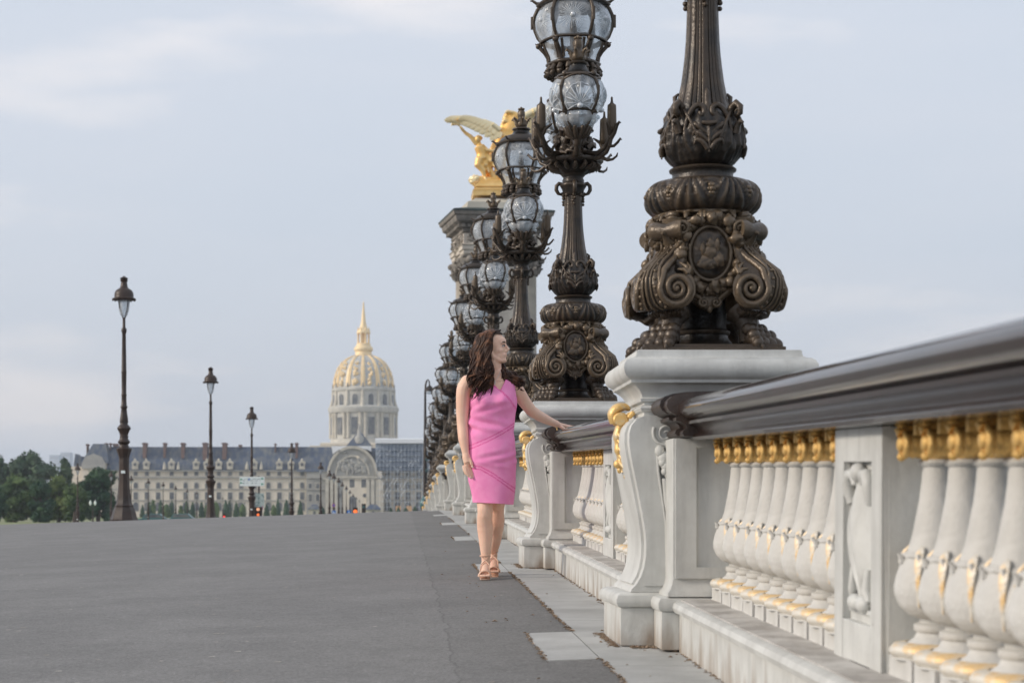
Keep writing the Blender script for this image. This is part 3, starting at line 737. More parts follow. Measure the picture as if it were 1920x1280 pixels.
def cartouche():
    mb = MB(); y = -.192; c = (0, .435)
    rows = []
    for i in range(15):
        t = i / 14
        row = []
        for j in range(36):
            a = 2 * pi * j / 36
            rx, rz = .088 * t, .115 * t
            px_, pz_ = rx * cos(a), rz * sin(a)
            h = .030 * sqrt(max(0, 1 - t * t)) + .010 * noise.noise(Vector((px_ * 30, pz_ * 30, 3)))
            row.append((px_, y - .012 - h, c[1] + pz_))
        rows.append(row)
    mb.grid(rows, cu=True)
    # relief figure on the medallion
    for q in [((.0, .04), (.022, .012, .026)), ((-.005, .0), (.030, .012, .034)), ((-.02, -.045), (.04, .012, .03)), ((.035, -.03), (.025, .01, .03)), ((.03, .035), (.012, .01, .03)), ((-.035, .02), (.012, .01, .028))]:
        mb.ell((q[0][0], y - .038, c[1] + q[0][1]), q[1], 9, 7, disp=.5, seed=q[0][0] * 90)
    mb.tube([(.092 * cos(a), y - .02, c[1] + .12 * sin(a)) for a in [2 * pi * k / 40 for k in range(41)]], .010, 7)
    for k in range(34):              # fruit and leaf wreath
        a = 2 * pi * k / 34 + .05; rr = 1 + .10 * (k % 2)
        r = .020 + .009 * noise.noise(Vector((k * 1.7, 0, 0))) + .003 * (k % 3)
        if k % 17 == 0: r *= 1.2
        mb.ell((.122 * rr * cos(a), y - .018 - .012 * (k % 3), c[1] + .152 * rr * sin(a)), (r, r * .9, r), 8, 6, disp=.6, seed=k)
        if k % 2:
            mb.tube([(.12 * cos(a), y - .01, c[1] + .15 * sin(a)), (.145 * cos(a + .1), y - .03, c[1] + .178 * sin(a + .1)), (.155 * cos(a + .22), y - .015, c[1] + .19 * sin(a + .22))], [.012, .012, .003], 6)
    mb.ell((0, y - .035, c[1] + .165), (.024, .022, .022), 10, 8)
    # base plate behind and the small double volute below
    mb.prism([(-.13, .29), (-.06, .23), (-.03, .20), (0, .188), (.03, .20), (.06, .23), (.13, .29), (.10, .60), (-.10, .60)], y, y + .10)
    for s in (-1, 1):
        mb.tube([(s * x, y - .014, z) for x, z in spiral((.028, .218), .022, .003, 1.5, radians(60), 26, -1)], .008, 6)
        mb.tube([(s * .04, y - .01, .235), (s * .085, y - .012, .275), (s * .13, y - .008, .28)], [.012, .018, .008], 7)
    mb.ell((0, y - .008, .190), (.012, .012, .018), 8, 6)
    return mb
def rotz(a): 
    c, s = cos(a), sin(a)
    return lambda p: Vector((p.x * c - p.y * s, p.x * s + p.y * c, p.z))
def bud(mb, c, s, n=6):
    """leafy bud finial of height about 1*s"""
    X, Y, Z = c
    mb.lathe([(.10 * s, 0), (.24 * s, .04 * s), (.30 * s, .16 * s), (.26 * s, .34 * s), (.16 * s, .44 * s), (.15 * s, .5 * s), (.19 * s, .62 * s), (.18 * s, .78 * s), (.10 * s, .9 * s), (.03 * s, 1.0 * s)], 18, (X, Y, Z),
             rf=lambda th, r, z: r * (1 + .10 * cos(n * th)))
    for k in range(n):
        a = 2 * pi * k / n + .2
        mb.tube([(X + .26 * s * cos(a), Y + .26 * s * sin(a), Z + .18 * s), (X + .32 * s * cos(a), Y + .32 * s * sin(a), Z + .38 * s), (X + .46 * s * cos(a), Y + .46 * s * sin(a), Z + .46 * s), (X + .50 * s * cos(a), Y + .50 * s * sin(a), Z + .38 * s)], [.07 * s, .07 * s, .05 * s, .02 * s], 6)
    for k in range(8):
        a = 2 * pi * k / 8
        mb.ell((X + .12 * s * cos(a), Y + .12 * s * sin(a), Z + .92 * s), .055 * s, 6, 5)
    mb.ell((X, Y, Z + .98 * s), .06 * s, 6, 5)

def make_candelabrum():
    root = empty('bronze_candelabrum')
    mb = MB()
    mb.mould([(0, 0), (0, .014), (-.012, .018), (-.012, .026)], hx=.315, hy=.315)
    mb.build('base_plate', BRONZE, root, smooth=35)
    mb = MB()
    mb.lathe([(.155, .027), (.16, .035), (.135, .05), (.115, .075), (.112, .088), (.122, .094), (.124, .106), (.112, .112), (.105, .12), (.105, .30), (.13, .34), (.14, .56), (.21, .62)], 32)
    mb.build('core_drum', BRONZE, root)
    f0 = None; v0 = None; c0 = None
    fm, vm, cm = claw_foot(), volute_console(), cartouche()
    for k in range(4):
        a = -pi / 4 + k * pi / 2
        if f0 is None:
            f0 = o = fm.build('claw_foot', BRONZE, root)
            v0 = p = vm.build('volute_console', BRONZE2, root)
            c0 = q = cm.build('cartouche', BRONZE2, root)
            p.scale = (.955, .955, 1)
        else:
            o, p, q = copy_tree(f0, root), copy_tree(v0, root), copy_tree(c0, root)
        o.rotation_euler = (0, 0, a); p.rotation_euler = (0, 0, k * pi / 2); q.rotation_euler = (0, 0, k * pi / 2)
    # shell collar
    mb = MB(); pr = []
    for i in range(31):
        t = i / 30; a = -pi / 2 + pi * t
        r = .172 + .084 * cos(a) ** .75 * 1.0; z = .705 + .080 * sin(a)
        pr.append((r, z))
    def shell(th, r, z):
        u = (th * 8 / (2 * pi)) % 1 * 2 - 1; w = (z - .785) / .16
        d = abs(w) + .25
        fan = cos(16 * math.atan2(u, d * 1.2))
        edge = 1 if abs(u) < .25 + .75 * d else 0
        s = max(0, 1 - abs((z - .705) / .082) ** 4)
        if edge: return r + s * .0075 * fan + .003 * s
        return r + s * .014 * noise.noise(Vector((th * 7, z * 60, 1)))
    mb.lathe([(.20, .618), (.215, .622), (.215, .632)] + pr + [(.145, .787)], 192, (0, 0, 0), shell)
    for k in range(8):
        a = (k + 0) * pi / 4
        for q in range(6):
            b = q * pi / 3
            mb.ell(((.258 - .01) * cos(a + .045 * cos(b)), (.252) * sin(a + .045 * cos(b)), .715 + .02 * sin(b)), .011, 6, 5)
        mb.ell((.257 * cos(a), .257 * sin(a), .715), .012, 6, 5)
    mb.build('shell_collar', BRONZE2, root)
    # bulb with acanthus relief
    mb = MB()
    mb.lathe([(.142, .785), (.137, .81), (.138, .826), (.150, .832), (.152, .840), (.145, .846), (.12, .85)], 48)
    kp = [(.12, .85), (.143, .868), (.165, .90), (.179, .94), (.182, .98), (.177, 1.02), (.166, 1.05), (.153, 1.075), (.142, 1.09), (.128, 1.10)]
    pr = []
    for i in range(len(kp) - 1):
        for q in range(6): t = q / 6; pr.append((kp[i][0] * (1 - t) + kp[i + 1][0] * t, kp[i][1] * (1 - t) + kp[i + 1][1] * t))
    def leaf(th, r, z):
        u = ((th + pi / 4) * 4 / (2 * pi)) % 1 * 2 - 1; t = (z - .85) / .255
        wid = .85 * sin(pi * min(1, t * .8 + .15)) 
        v = .0045 * cos(22 * abs(u) - 9 * t) * (.4 + abs(u))
        v += .007 * math.tanh((wid - abs(u)) * 14) * .6 + .012 * noise.noise(Vector((cos(th) * 7, sin(th) * 7, z * 14)))
        v += .007 * exp(-(u / .07) ** 2)
        return r + v * min(1, t * 4)
    mb.lathe(pr, 144, (0, 0, 0), leaf)
    for k in range(4):
        a = k * pi / 2 + pi / 4
        ca, sa = cos(a), sin(a)
        mb.tube([((.10 + r) * ca, (.10 + r) * sa, z) for r, z in [(.035, 1.05), (.06, 1.10), (.085, 1.118), (.104, 1.10), (.104, 1.07), (.085, 1.06), (.078, 1.078), (.088, 1.09)]], [.018, .019, .018, .016, .013, .010, .008, .006], 8)
        mb.tube([((.10 + r) * ca, (.10 + r) * sa, z) for r, z in [(.078, .985), (.092, 1.02), (.110, 1.035), (.120, 1.026)]], [.020, .015, .012, .006], 7)
        for q in (-1, 1):                # broad leaf rims swinging up to the corner curl
            pts = [(.158, a + q * .62, .90), (.186, a + q * .50, .965), (.184, a + q * .34, 1.03), (.172, a + q * .17, 1.075), (.158, a + q * .06, 1.09)]
            mb.tube(spl0([(r * cos(b), r * sin(b), z) for r, b, z in pts]), .0075, 6)
        a = k * pi / 2; ca, sa = cos(a), sin(a)
        for q in (-1, 1):                # paired volutes over each face
            pts = [(.180, a + q * .62, .99), (.172, a + q * .55, 1.05), (.160, a + q * .42, 1.092), (.152, a + q * .26, 1.106), (.152, a + q * .13, 1.092), (.157, a + q * .12, 1.068), (.160, a + q * .20, 1.060), (.158, a + q * .24, 1.075)]
            mb.tube(spl0([(r * cos(b), r * sin(b), z) for r, b, z in pts]), [.008 + .006 * sin(pi * i / 28) for i in range(29)], 7)
            for e_ in range(3):
                pts = [(.183 - .004 * e_, a + q * .04, .905 + .035 * e_), (.189 - .003 * e_, a + q * (.16 + .05 * e_), .935 + .035 * e_), (.186 - .005 * e_, a + q * (.30 + .04 * e_), .945 + .038 * e_), (.187 - .006 * e_, a + q * (.36 + .03 * e_), .925 + .04 * e_)]
                mb.tube(spl0([(r * cos(b), r * sin(b), z) for r, b, z in pts]), [.010 * (1 - (i / 13) ** 3) + .002 for i in range(13)], 6)
        mb.tube([(.150 * ca, .150 * sa, 1.06), (.140 * ca, .140 * sa, 1.11), (.122 * ca, .122 * sa, 1.145), (.126 * ca, .126 * sa, 1.17), (.110 * ca, .110 * sa, 1.188)], [.016, .015, .013, .011, .004], 8)
        mb.tube([(.186 * cos(a - .17), .186 * sin(a - .17), 1.022), (.194 * ca, .194 * sa, 1.014), (.186 * cos(a + .17), .186 * sin(a + .17), 1.022)], [.008, .013, .008], 7)
        mb.tube([(.186 * ca, .186 * sa, z) for z in (.89, .95, 1.0)], [.004, .008, .006], 6)
    mb.build('leafy_bulb', BRONZE, root)
    # fluted column
    mb = MB(); pr = []
    kp = [(.146, 1.04), (.131, 1.09), (.117, 1.14), (.105, 1.19), (.095, 1.24), (.087, 1.30), (.080, 1.36), (.075, 1.43), (.072, 1.50), (.070, 1.58), (.069, 1.66)]
    for i in range(len(kp) - 1):
        for q in range(3): t = q / 3; pr.append((kp[i][0] * (1 - t) + kp[i + 1][0] * t, kp[i][1] * (1 - t) + kp[i + 1][1] * t))
    pr.append(kp[-1])
    def flute(th, r, z):
        u = (th * 8 / (2 * pi)) % 1
        d = min(abs(u - .5), .5) 
        rr = r * (1 + .018 * cos(8 * th))
        if abs(abs(u - .5) - .25) < .035: rr -= r * .07
        if abs(u - .5) < .03: rr -= r * .05
        return rr
    mb.lathe(pr, 192, (0, 0, 0), flute)
    mb.build('fluted_column', BRONZE2, root)
    # capital with handles and drops
    mb = MB()
    mb.lathe([(.072, 1.64), (.082, 1.655), (.084, 1.69), (.098, 1.715), (.104, 1.725), (.098, 1.74), (.086, 1.75), (.088, 1.765), (.082, 1.775), (.078, 1.785), (.09, 1.80), (.10, 1.812)], 32, rf=lambda th, r, z: r * (1 + .04 * cos(8 * th) * (1.66 < z < 1.73)))
    for k in range(8):
        a = k * pi / 4
        if k % 2 == 0:
            a += pi / 4 * 0
        ca, sa = cos(a), sin(a)
        if k % 2 == 1 or True:
            for q in range(4 if k % 2 == 0 else 1): mb.ell((.078 * cos(a + .12 * sin(q * 2.1)), .078 * sin(a + .12 * sin(q * 2.1)), 1.645 - .024 * q), .015 - .001 * q, 6, 5)
        if k % 2 == 0:
            mb.tube([(r * ca, r * sa, z) for r, z in [(.085, 1.735), (.112, 1.742), (.132, 1.722), (.134, 1.69), (.118, 1.662), (.096, 1.655), (.085, 1.67)]], [.014, .016, .016, .016, .014, .012, .007], 8)
    mb.build('capital', BRONZE, root)
    mb = MB()
    mb.lathe([(.10, 1.812), (.125, 1.83), (.15, 1.86), (.165, 1.885), (.20, 1.895), (.222, 1.905), (.225, 1.925), (.205, 1.935), (.12, 1.95)], 64, rf=lambda th, r, z: r * (1 + .05 * cos(8 * th) * (z < 1.93) + .02 * cos(24 * th)))
    for k in range(16):
        a = k * pi / 8
        mb.tube([(.13 * cos(a), .13 * sin(a), 1.85), (.18 * cos(a), .18 * sin(a), 1.86), (.20 * cos(a), .20 * sin(a), 1.88)], [.02, .02, .01], 6)
        mb.tube([(.19 * cos(a), .19 * sin(a), 1.895), (.215 * cos(a), .215 * sin(a), 1.87), (.205 * cos(a), .205 * sin(a), 1.845)], [.012, .014, .004], 6)
    mb.build('corbelled_bowl', BRONZE, root)
    # central urn with masks and leaves
    mb = MB()
    mb.lathe([(.15, 1.93), (.10, 1.96), (.085, 2.00), (.10, 2.04), (.108, 2.09), (.10, 2.13), (.075, 2.16), (.06, 2.19), (.05, 2.25), (.045, 2.45), (.055, 2.56), (.10, 2.60), (.14, 2.625)], 32, rf=lambda th, r, z: r * (1 + .10 * cos(4 * th) * (1.97 < z < 2.15)))
    rr = random.Random(3)
    for k in range(26):
        a = rr.random() * 6.28; z = rr.uniform(1.93, 2.14); r = rr.uniform(.09, .17) if z < 2.03 else rr.uniform(.08, .115)
        s = rr.uniform(.03, .05)
        mb.tube([(r * cos(a), r * sin(a), z), ((r + s * .7) * cos(a + .2), (r + s * .7) * sin(a + .2), z + s * .8), ((r + s * 1.3) * cos(a + .5), (r + s * 1.3) * sin(a + .5), z + s * .3)], [.025, .02, .006], 6)
        mb.ell((r * cos(a + .7), r * sin(a + .7), z), (.03, .03, .025), 7, 6, disp=.8, seed=k)
    for k in range(4):               # shell masks
        a = k * pi / 2
        mb.ell((.125 * cos(a), .125 * sin(a), 2.075), (.035, .035, .045), 10, 8, disp=.4, seed=k)
    mb.build('leafy_urn', BRONZE, root)
    # bulrush branches on the four diagonals
    A0 = None
    mb = MB()
    mb.tube([(.10, 0, 1.99), (.17, 0, 1.955), (.25, 0, 1.95), (.32, 0, 1.985), (.365, 0, 2.04), (.385, 0, 2.10), (.39, 0, 2.13)], [.024, .023, .021, .019, .018, .016, .014], 9)
    mb.tube([(.20, 0, 1.91), (.27, 0, 1.915), (.335, 0, 1.945), (.37, .0, 2.00), (.385, 0, 2.05)], [.018, .018, .016, .015, .014], 8)
    mb.tube([(.38, 0, 2.05), (.415, 0, 2.09), (.438, 0, 2.14), (.465, 0, 2.165), (.478, 0, 2.155)], [.02, .018, .015, .010, .005], 7)
    mb.tube([(.38, .01, 2.08), (.375, .03, 2.12), (.355, .06, 2.145), (.34, .075, 2.16)], [.018, .016, .010, .004], 7)
    mb.tube([(.38, -.01, 2.08), (.39, -.035, 2.12), (.40, -.065, 2.145), (.405, -.08, 2.16)], [.018, .016, .010, .004], 7)
    mb.tube([(.36, 0, 1.99), (.41, 0, 1.985), (.45, 0, 2.01), (.475, 0, 2.035), (.487, 0, 2.022)], [.014, .012, .011, .009, .004], 7)
    mb.tube([(.28, 0, 1.92), (.34, .01, 1.885), (.39, .01, 1.885), (.43, .01, 1.905), (.44, .01, 1.93)], [.014, .013, .011, .009, .004], 6)
    mb.tube([(.27, 0, 1.94), (.28, .03, 1.99), (.265, .045, 2.02)], [.014, .010, .004], 6)
    br = mb.build('branch', BRONZE); 
    m2 = MB(); m2.lathe([(.018, 2.10), (.034, 2.118), (.037, 2.14), (.037, 2.285), (.033, 2.305), (.015, 2.32), (.010, 2.335), (.008, 2.365), (.002, 2.372)], 14, (.39, 0, 0), rf=lambda th, r, z: r * (1 + .05 * sin(z * 500)))
    m2.build('bulrush', BRONZE2, br)
    for k in range(4):
        o = br if k == 0 else copy_tree(br, root)
        if k == 0: reg(o, root)
        o.rotation_euler = (0, 0, pi / 4 + k * pi / 2)
    # side lanterns in front and behind
    sl_ = MB(); yy = -.40
    # bracket that carries the lantern, with leaves
    sl_.tube([(0, -.06, 2.02), (0, -.16, 2.06), (0, -.27, 2.02), (0, -.36, 1.98), (0, -.40, 2.0), (0, -.40, 2.06)], [.035, .035, .03, .028, .03, .035], 9)
    sl_.tube([(0, -.10, 1.95), (0, -.22, 1.93), (0, -.33, 1.95), (0, -.38, 2.0)], [.03, .03, .025, .02], 8)
    for k in range(10):
        a = k * pi / 5
        sl_.tube([(.03 * cos(a), yy + .03 * sin(a), 2.03), (.075 * cos(a), yy + .075 * sin(a), 2.055), (.10 * cos(a), yy + .10 * sin(a), 2.10), (.115 * cos(a), yy + .115 * sin(a), 2.10)], [.02, .022, .016, .005], 6)
    sl_.lathe([(.03, 2.04), (.07, 2.06), (.09, 2.085), (.07, 2.10)], 24, (0, yy, 0))
    sl_.lathe([(.142, 2.212), (.150, 2.217), (.150, 2.232), (.142, 2.238)], 40, (0, yy, 0), cap=False)
    for k in range(4):
        a = pi / 4 + k * pi / 2; ca, sa = cos(a), sin(a)
        sl_.tube([(r * ca, yy + r * sa, z) for r, z in [(.145, 2.225), (.175, 2.26), (.196, 2.31), (.202, 2.36), (.195, 2.41), (.172, 2.455), (.14, 2.485)]], [.015, .013, .012, .012, .012, .013, .016], 7)
        sl_.tube([(r * ca, yy + r * sa, z) for r, z in [(.146, 2.222), (.135, 2.18), (.11, 2.13), (.08, 2.095)]], [.013, .011, .010, .012], 7)
        sl_.ell((.15 * ca, yy + .15 * sa, 2.245), (.022, .022, .026), 8, 6)
        sl_.tube([((.15 + r) * ca, yy + (.15 + r) * sa, z) for r, z in [(-.01, 2.21), (.02, 2.205), (.03, 2.222)]], [.014, .012, .005], 6)
        sl_.box(.208 * ca - .007, .208 * ca + .007, yy + .208 * sa - .007, yy + .208 * sa + .007, 2.33, 2.40)
        for q in range(5):
            b = a + pi / 4 + (q - 2) * .19
            rr_ = .165 - .012 * abs(q - 2)
            sl_.ell((rr_ * cos(b), yy + rr_ * sin(b), 2.482 - .012 * abs(q - 2)), .016, 7, 5)
        sl_.tube([(.172 * cos(a + t * pi / 2), yy + .172 * sin(a + t * pi / 2), 2.452 + .035 * sin(pi * t)) for t in [i / 8 for i in range(9)]], .009, 6)
        sl_.ell((.155 * ca, yy + .155 * sa, 2.50), .024, 8, 6)
    sl_.lathe([(.165, 2.482), (.172, 2.490), (.165, 2.502), (.12, 2.515), (.085, 2.535), (.07, 2.56), (.062, 2.585), (.072, 2.592), (.074, 2.604), (.06, 2.610), (.05, 2.62)], 32, (0, yy, 0))
    s0 = sl_.build('side_lantern', BRONZE)
    m = MB(); bud(m, (0, yy, 2.612), .20, 6); m.build('bud_finial', BRONZE2, s0)
    m = MB(); pr = []
    for i in range(29):
        t = i / 28; z = 2.228 + .255 * t; pr.append((.135 + .062 * sin(pi * (t * .86 + .07)) ** .8, z))
    def gl(th, r, z):
        u = ((th + pi / 4) / (pi / 2)) % 1 * 2 - 1; w = (z - 2.30) / .18
        s = max(0, 1 - u * u) ** .5
        v = .022 * s + .002
        d = hypot(u * .9, w)
        if .15 < d < .95: v += .008 * cos(13 * atan2(u, w + .35)) * (1 if w > -.3 else .3)
        return r + v - .012
    m.lathe(pr, 128, (0, yy, 0), gl, cap=False)
    m.build('glass_globe', GLASS, s0)
    m = MB()
    for k in range(4):               # pressed scallop shell on every lobe
        m = MB()
        a0 = k * pi / 2
        def PG(u, w, lift=.004):
            th = a0 + u * pi / 4; z = 2.31 + w * .14; t = min(1, max(0, (z - 2.228) / .255)); rb = .135 + .062 * sin(pi * (t * .86 + .07)) ** .8
            q = gl(th, rb, z) + lift; return Vector((q * cos(th), yy + q * sin(th), z))
        for j in range(13):
            an = radians(-15 + j * 210 / 12); l = .78 if j % 2 == 0 else .72
            p = [PG(r_ * cos(an), -.38 + r_ * sin(an) * 1.35) for r_ in (.10, .3, .5, l)]
            m.tube(p, [.002, .004, .0058, .003], 5, cap=False)
        m.tube([PG(.80 * cos(radians(-15 + j * 210 / 24)), -.38 + .80 * 1.35 * sin(radians(-15 + j * 210 / 24)) + .03 * (j % 2), .002) for j in range(25)], .0032, 5)
        m.ell(PG(0, -.5), (.025, .025, .02), 10, 7)
        m.build('pressed_shell', ETCH, s0)
    m = MB()
    m.lathe([(.06, 2.105), (.10, 2.12), (.135, 2.15), (.145, 2.18), (.137, 2.205), (.12, 2.22)], 64, (0, yy, 0), rf=lambda th, r, z: r * (1 + .10 * abs(cos(2 * th)) + .02 * cos(16 * th)), cap=False)
    for k in range(4): m.ell((.155 * cos(k * pi / 2), yy + .155 * sin(k * pi / 2), 2.185), .018, 8, 6)
    m.build('lower_glass_bowl', GLASS, s0)
    reg(s0, root)
    s1 = copy_tree(s0, root); s1.rotation_euler = (0, 0, pi)
    # main lantern
    m = MB()
    for k in range(6):
        a = pi / 6 + k * pi / 3; ca, sa = cos(a), sin(a)
        m.tube([(r * ca, r * sa, z) for r, z in [(.245, 2.86), (.280, 2.90), (.305, 2.96), (.315, 3.02), (.308, 3.07), (.285, 3.12), (.25, 3.155)]], [.017, .015, .014, .014, .014, .015, .017], 7)
        m.tube([(r * ca, r * sa, z) for r, z in [(.25, 2.855), (.262, 2.82), (.225, 2.78), (.20, 2.74), (.192, 2.70)]], [.020, .018, .016, .016, .018], 8)
        for da in (-.14, .14):
            cb, sb = cos(a + da), sin(a + da)
            m.tube([(r * cb, r * sb, z) for r, z in [(.235, 2.85), (.222, 2.80), (.195, 2.75), (.188, 2.71)]], [.013, .012, .011, .012], 6)
        m.ell((.275 * ca, .275 * sa, 2.835), .024, 8, 6)
        m.tube([((.25 + r) * ca, (.25 + r) * sa, z) for r, z in [(0, 2.86), (.035, 2.84), (.05, 2.855)]], [.014, .010, .004], 6)
        m.box(.326 * ca - .008, .326 * ca + .008, .326 * sa - .008, .326 * sa + .008, 2.97, 3.07)
        m.tube([((.24 + r) * ca, (.24 + r) * sa, z) for r, z in [(0, 3.17), (.05, 3.175), (.085, 3.20), (.10, 3.195)]], [.016, .013, .010, .006], 6)
        # corner scrolls of each pane
        b = a + pi / 3
        P0 = Vector((ca * .262, sa * .262, 3.148)); P1 = Vector((cos(b) * .262, sin(b) * .262, 3.148))
        for t in (.12, .2, .8, .88): 
            p = P0.lerp(P1, t); m.ell(p, .017, 7, 5)
        Q0 = Vector((ca * .248, sa * .248, 2.872)); Q1 = Vector((cos(b) * .248, sin(b) * .248, 2.872))
        for t in (.12, .22, .35, .65, .78, .88): m.ell(Q0.lerp(Q1, t), .015, 7, 5)
        m.tube([Q0, Q1], .010, 6); m.tube([P0, P1], .012, 6)
        for q in range(3):
            p = Vector((.19 * cos(a + q * pi / 9), .19 * sin(a + q * pi / 9), 0))
            m.tube([(p.x, p.y, 2.66), (p.x * 1.12, p.y * 1.12, 2.63), (p.x * .9, p.y * .9, 2.60), (p.x * .75, p.y * .75, 2.62)], [.02, .024, .02, .01], 7)
            m.ell((p.x * 1.08, p.y * 1.08, 2.60), (.028, .028, .024), 8, 6, disp=.5, seed=k + q)
    def hexr(th, r, z):
        u = ((th - pi / 6) % (pi / 3)) - pi / 6
        return r * (.5 + .5 * cos(pi / 6) / cos(u)) * 1.035
    m.lathe([(.12, 2.60), (.165, 2.64), (.20, 2.665), (.212, 2.675), (.212, 2.688), (.20, 2.695), (.19, 2.70)], 48, rf=hexr)
    m.lathe([(.255, 2.852), (.262, 2.856), (.262, 2.866), (.255, 2.870), (.235, 2.870), (.235, 2.852)], 48, rf=hexr, cap=False)
    m.lathe([(.27, 3.142), (.285, 3.150), (.285, 3.162), (.26, 3.168), (.262, 3.18), (.235, 3.20), (.22, 3.225), (.18, 3.245), (.12, 3.262), (.095, 3.285), (.085, 3.31), (.10, 3.318), (.102, 3.33), (.09, 3.34), (.07, 3.345)], 48, rf=hexr)
    mn = m.build('main_lantern', BRONZE, root); mn.rotation_euler = (0, 0, pi / 6 - .10)
    m = MB(); bud(m, (0, 0, 3.338), .235, 6); m.build('bud_finial', BRONZE2, mn)
    m = MB(); pr = []
    for i in range(41):
        t = i / 40; z = 2.868 + .275 * t; pr.append((.246 + .055 * sin(pi * min(1, t * .9 + .08)) ** .8, z))
    def burst(th, r, z):
        u = ((th - pi / 6) % (pi / 3)) / (pi / 6) - 1; w = (z - 3.01) / .13
        rr_ = hexr(th, r, z) * .985
        d = hypot(u, w); an = atan2(w, u)
        v = 0
        if d < .17: v = .010 * sqrt(1 - (d / .17) ** 2)
        elif d < .20: v = -.004
        elif d < .78 + .08 * cos(5 * an): v = .011 * cos(24 * an) * (1.15 - d)
        return rr_ + v
    m.lathe(pr, 240, (0, 0, 0), burst, cap=False)
    m.build('glass_panes', GLASS, mn)
    m = MB()
    for k in range(6):               # pressed sunburst on every pane
        m = MB()
        a0 = k * pi / 3 + pi / 3
        def PS(u, w, lift=.004):
            th = a0 + u * pi / 6; z = 3.01 + w * .13; t = (z - 2.868) / .275; rb = .246 + .055 * sin(pi * min(1, max(0, t) * .9 + .08)) ** .8
            q = hexr(th, rb, z) * .985 + lift; return Vector((q * cos(th), q * sin(th), z))
        for j in range(34):
            an = 2 * pi * j / 34; l = .80 if j % 2 else .68
            if abs(cos(an)) > .8: l *= .92
            m.tube([PS(.22 * cos(an), .22 * sin(an)), PS(.5 * l * cos(an), .5 * l * sin(an), .008), PS(l * cos(an), l * sin(an))], [.0016, .0032, .0012], 5, cap=False)
        m.ell(PS(0, 0, .004), (.020, .020, .020), 12, 9)
        m.tube([PS(.2 * cos(2 * pi * j / 20), .2 * sin(2 * pi * j / 20)) for j in range(21)], .0028, 5)
        m.build('pressed_sunburst', ETCH, mn)
    m = MB(); m.lathe([(.235, 2.85), (.215, 2.80), (.188, 2.74), (.18, 2.70)], 48, rf=hexr, cap=False)
    m.build('lower_glass', GLASS, mn)
    m = MB()
    m.lathe([(.05, 2.62), (.03, 2.68), (.022, 2.80), (.03, 2.95), (.02, 3.05), (.02, 3.16)], 12)
    m.build('burner_stem', BRONZE2, mn)
    return root
CAN = None
CLAB = ['largest dark bronze candelabrum, its shaft cut off by the top edge',
        'dark bronze candelabrum with glass lanterns rising behind the outstretched arm of the woman',
        'dark bronze candelabrum rising just behind the head of the woman',
        'bronze candelabrum whose full lantern crown stands before the pylon',
        'dark bronze candelabrum whose lanterns stand at the left edge of the stone pylon shaft',
        'last bronze candelabrum before the crest of the bridge, its lanterns left of her hair']
for i, L in enumerate(LY[1:]):
    if CAN is None: c = CAN = make_candelabrum()
    else: c = copy_tree(CAN)
    c.location = (CX - .021, L, zr(L) + 1.2925)
    tag(c, CLAB[i] if i < 6 else 'far bronze candelabrum beyond the crest, %s of six from the near side' % ['first', 'second', 'third', 'fourth', 'fifth', 'sixth'][i - 6], 'street lamp', 'bronze candelabra on the pedestals')

# ================================================================ STREET LAMPS
def make_street_lamp():
    root = empty('street_lamp')
    oct_ = lambda th, r, z: r * (cos(pi / 8) / cos((th % (pi / 4)) - pi / 8) if z < 1.62 else 1)
    mb = MB()
    mb.lathe([(.31, 0), (.32, .03), (.29, .08), (.265, .18), (.23, .28), (.208, .31), (.212, .34), (.18, .38), (.158, .50), (.134, .70), (.120, .95), (.113, 1.25), (.119, 1.33), (.113, 1.36), (.119, 1.42), (.142, 1.50), (.170, 1.58), (.174, 1.61), (.14, 1.63)], 32, rf=oct_)
    b = mb.build('base', LAMPM, root, smooth=30)
    mb = MB(); mb.box(-.05, .04, -.124, -.108, 1.06, 1.12); mb.build('access_plate', SIGNW, b)
    mb = MB()
    mb.lathe([(0.114, 1.63), (0.114, 1.66), (0.091, 1.70), (0.129, 1.74), (0.141, 1.76), (0.114, 1.80), (0.091, 1.84), (0.099, 1.87), (0.091, 1.90), (0.099, 1.95), (0.144, 2.04), (0.156, 2.06), (0.144, 2.09), (0.106, 2.13), (0.084, 2.16), (0.095, 2.20), (0.091, 2.28), (0.072, 2.40), (0.062, 2.50), (0.080, 2.53), (0.080, 2.55), (0.061, 2.57), (0.057, 2.68), (0.053, 2.78), (0.065, 2.80), (0.053, 2.83), (0.053, 3.0), (0.056, 3.3), (0.062, 3.32), (0.055, 3.34), (0.048, 3.8), (0.042, 4.17), (0.050, 4.19), (0.060, 4.23), (0.058, 4.28), (0.035, 4.31), (0.030, 4.50), (0.040, 4.53)], 20)
    mb.build('pole', LAMPM, root)
    mb = MB()
    for k in range(4):
        a = pi / 4 + k * pi / 2; mb.tube([(.03 * cos(a), .03 * sin(a), 4.52), (.07 * cos(a), .07 * sin(a), 4.62), (.12 * cos(a), .12 * sin(a), 4.74), (.15 * cos(a), .15 * sin(a), 4.93)], .011, 6)
    mb.lathe([(.15, 4.91), (.24, 4.915), (.265, 4.94), (.262, 4.955), (.225, 4.965), (.214, 4.98), (.216, 5.02), (.210, 5.07), (.192, 5.115), (.160, 5.15), (.120, 5.175), (.092, 5.195), (.080, 5.23), (.070, 5.30), (.066, 5.33), (.085, 5.345), (.088, 5.365), (.066, 5.38), (.090, 5.395), (.092, 5.41), (.06, 5.425), (.035, 5.438), (.02, 5.455)], 28)
    for k in range(12):
        a = k * pi / 6; mb.ell((.25 * cos(a), .25 * sin(a), 4.92), .02, 6, 5)
    h = mb.build('lamp_head', LAMPM, root)
    mb = MB(); mb.lathe([(.045, 4.55), (.08, 4.58), (.11, 4.68), (.125, 4.80), (.14, 4.92)], 20, cap=False); mb.build('glass_bowl', GLASS2, h)
    return root
SLP = None
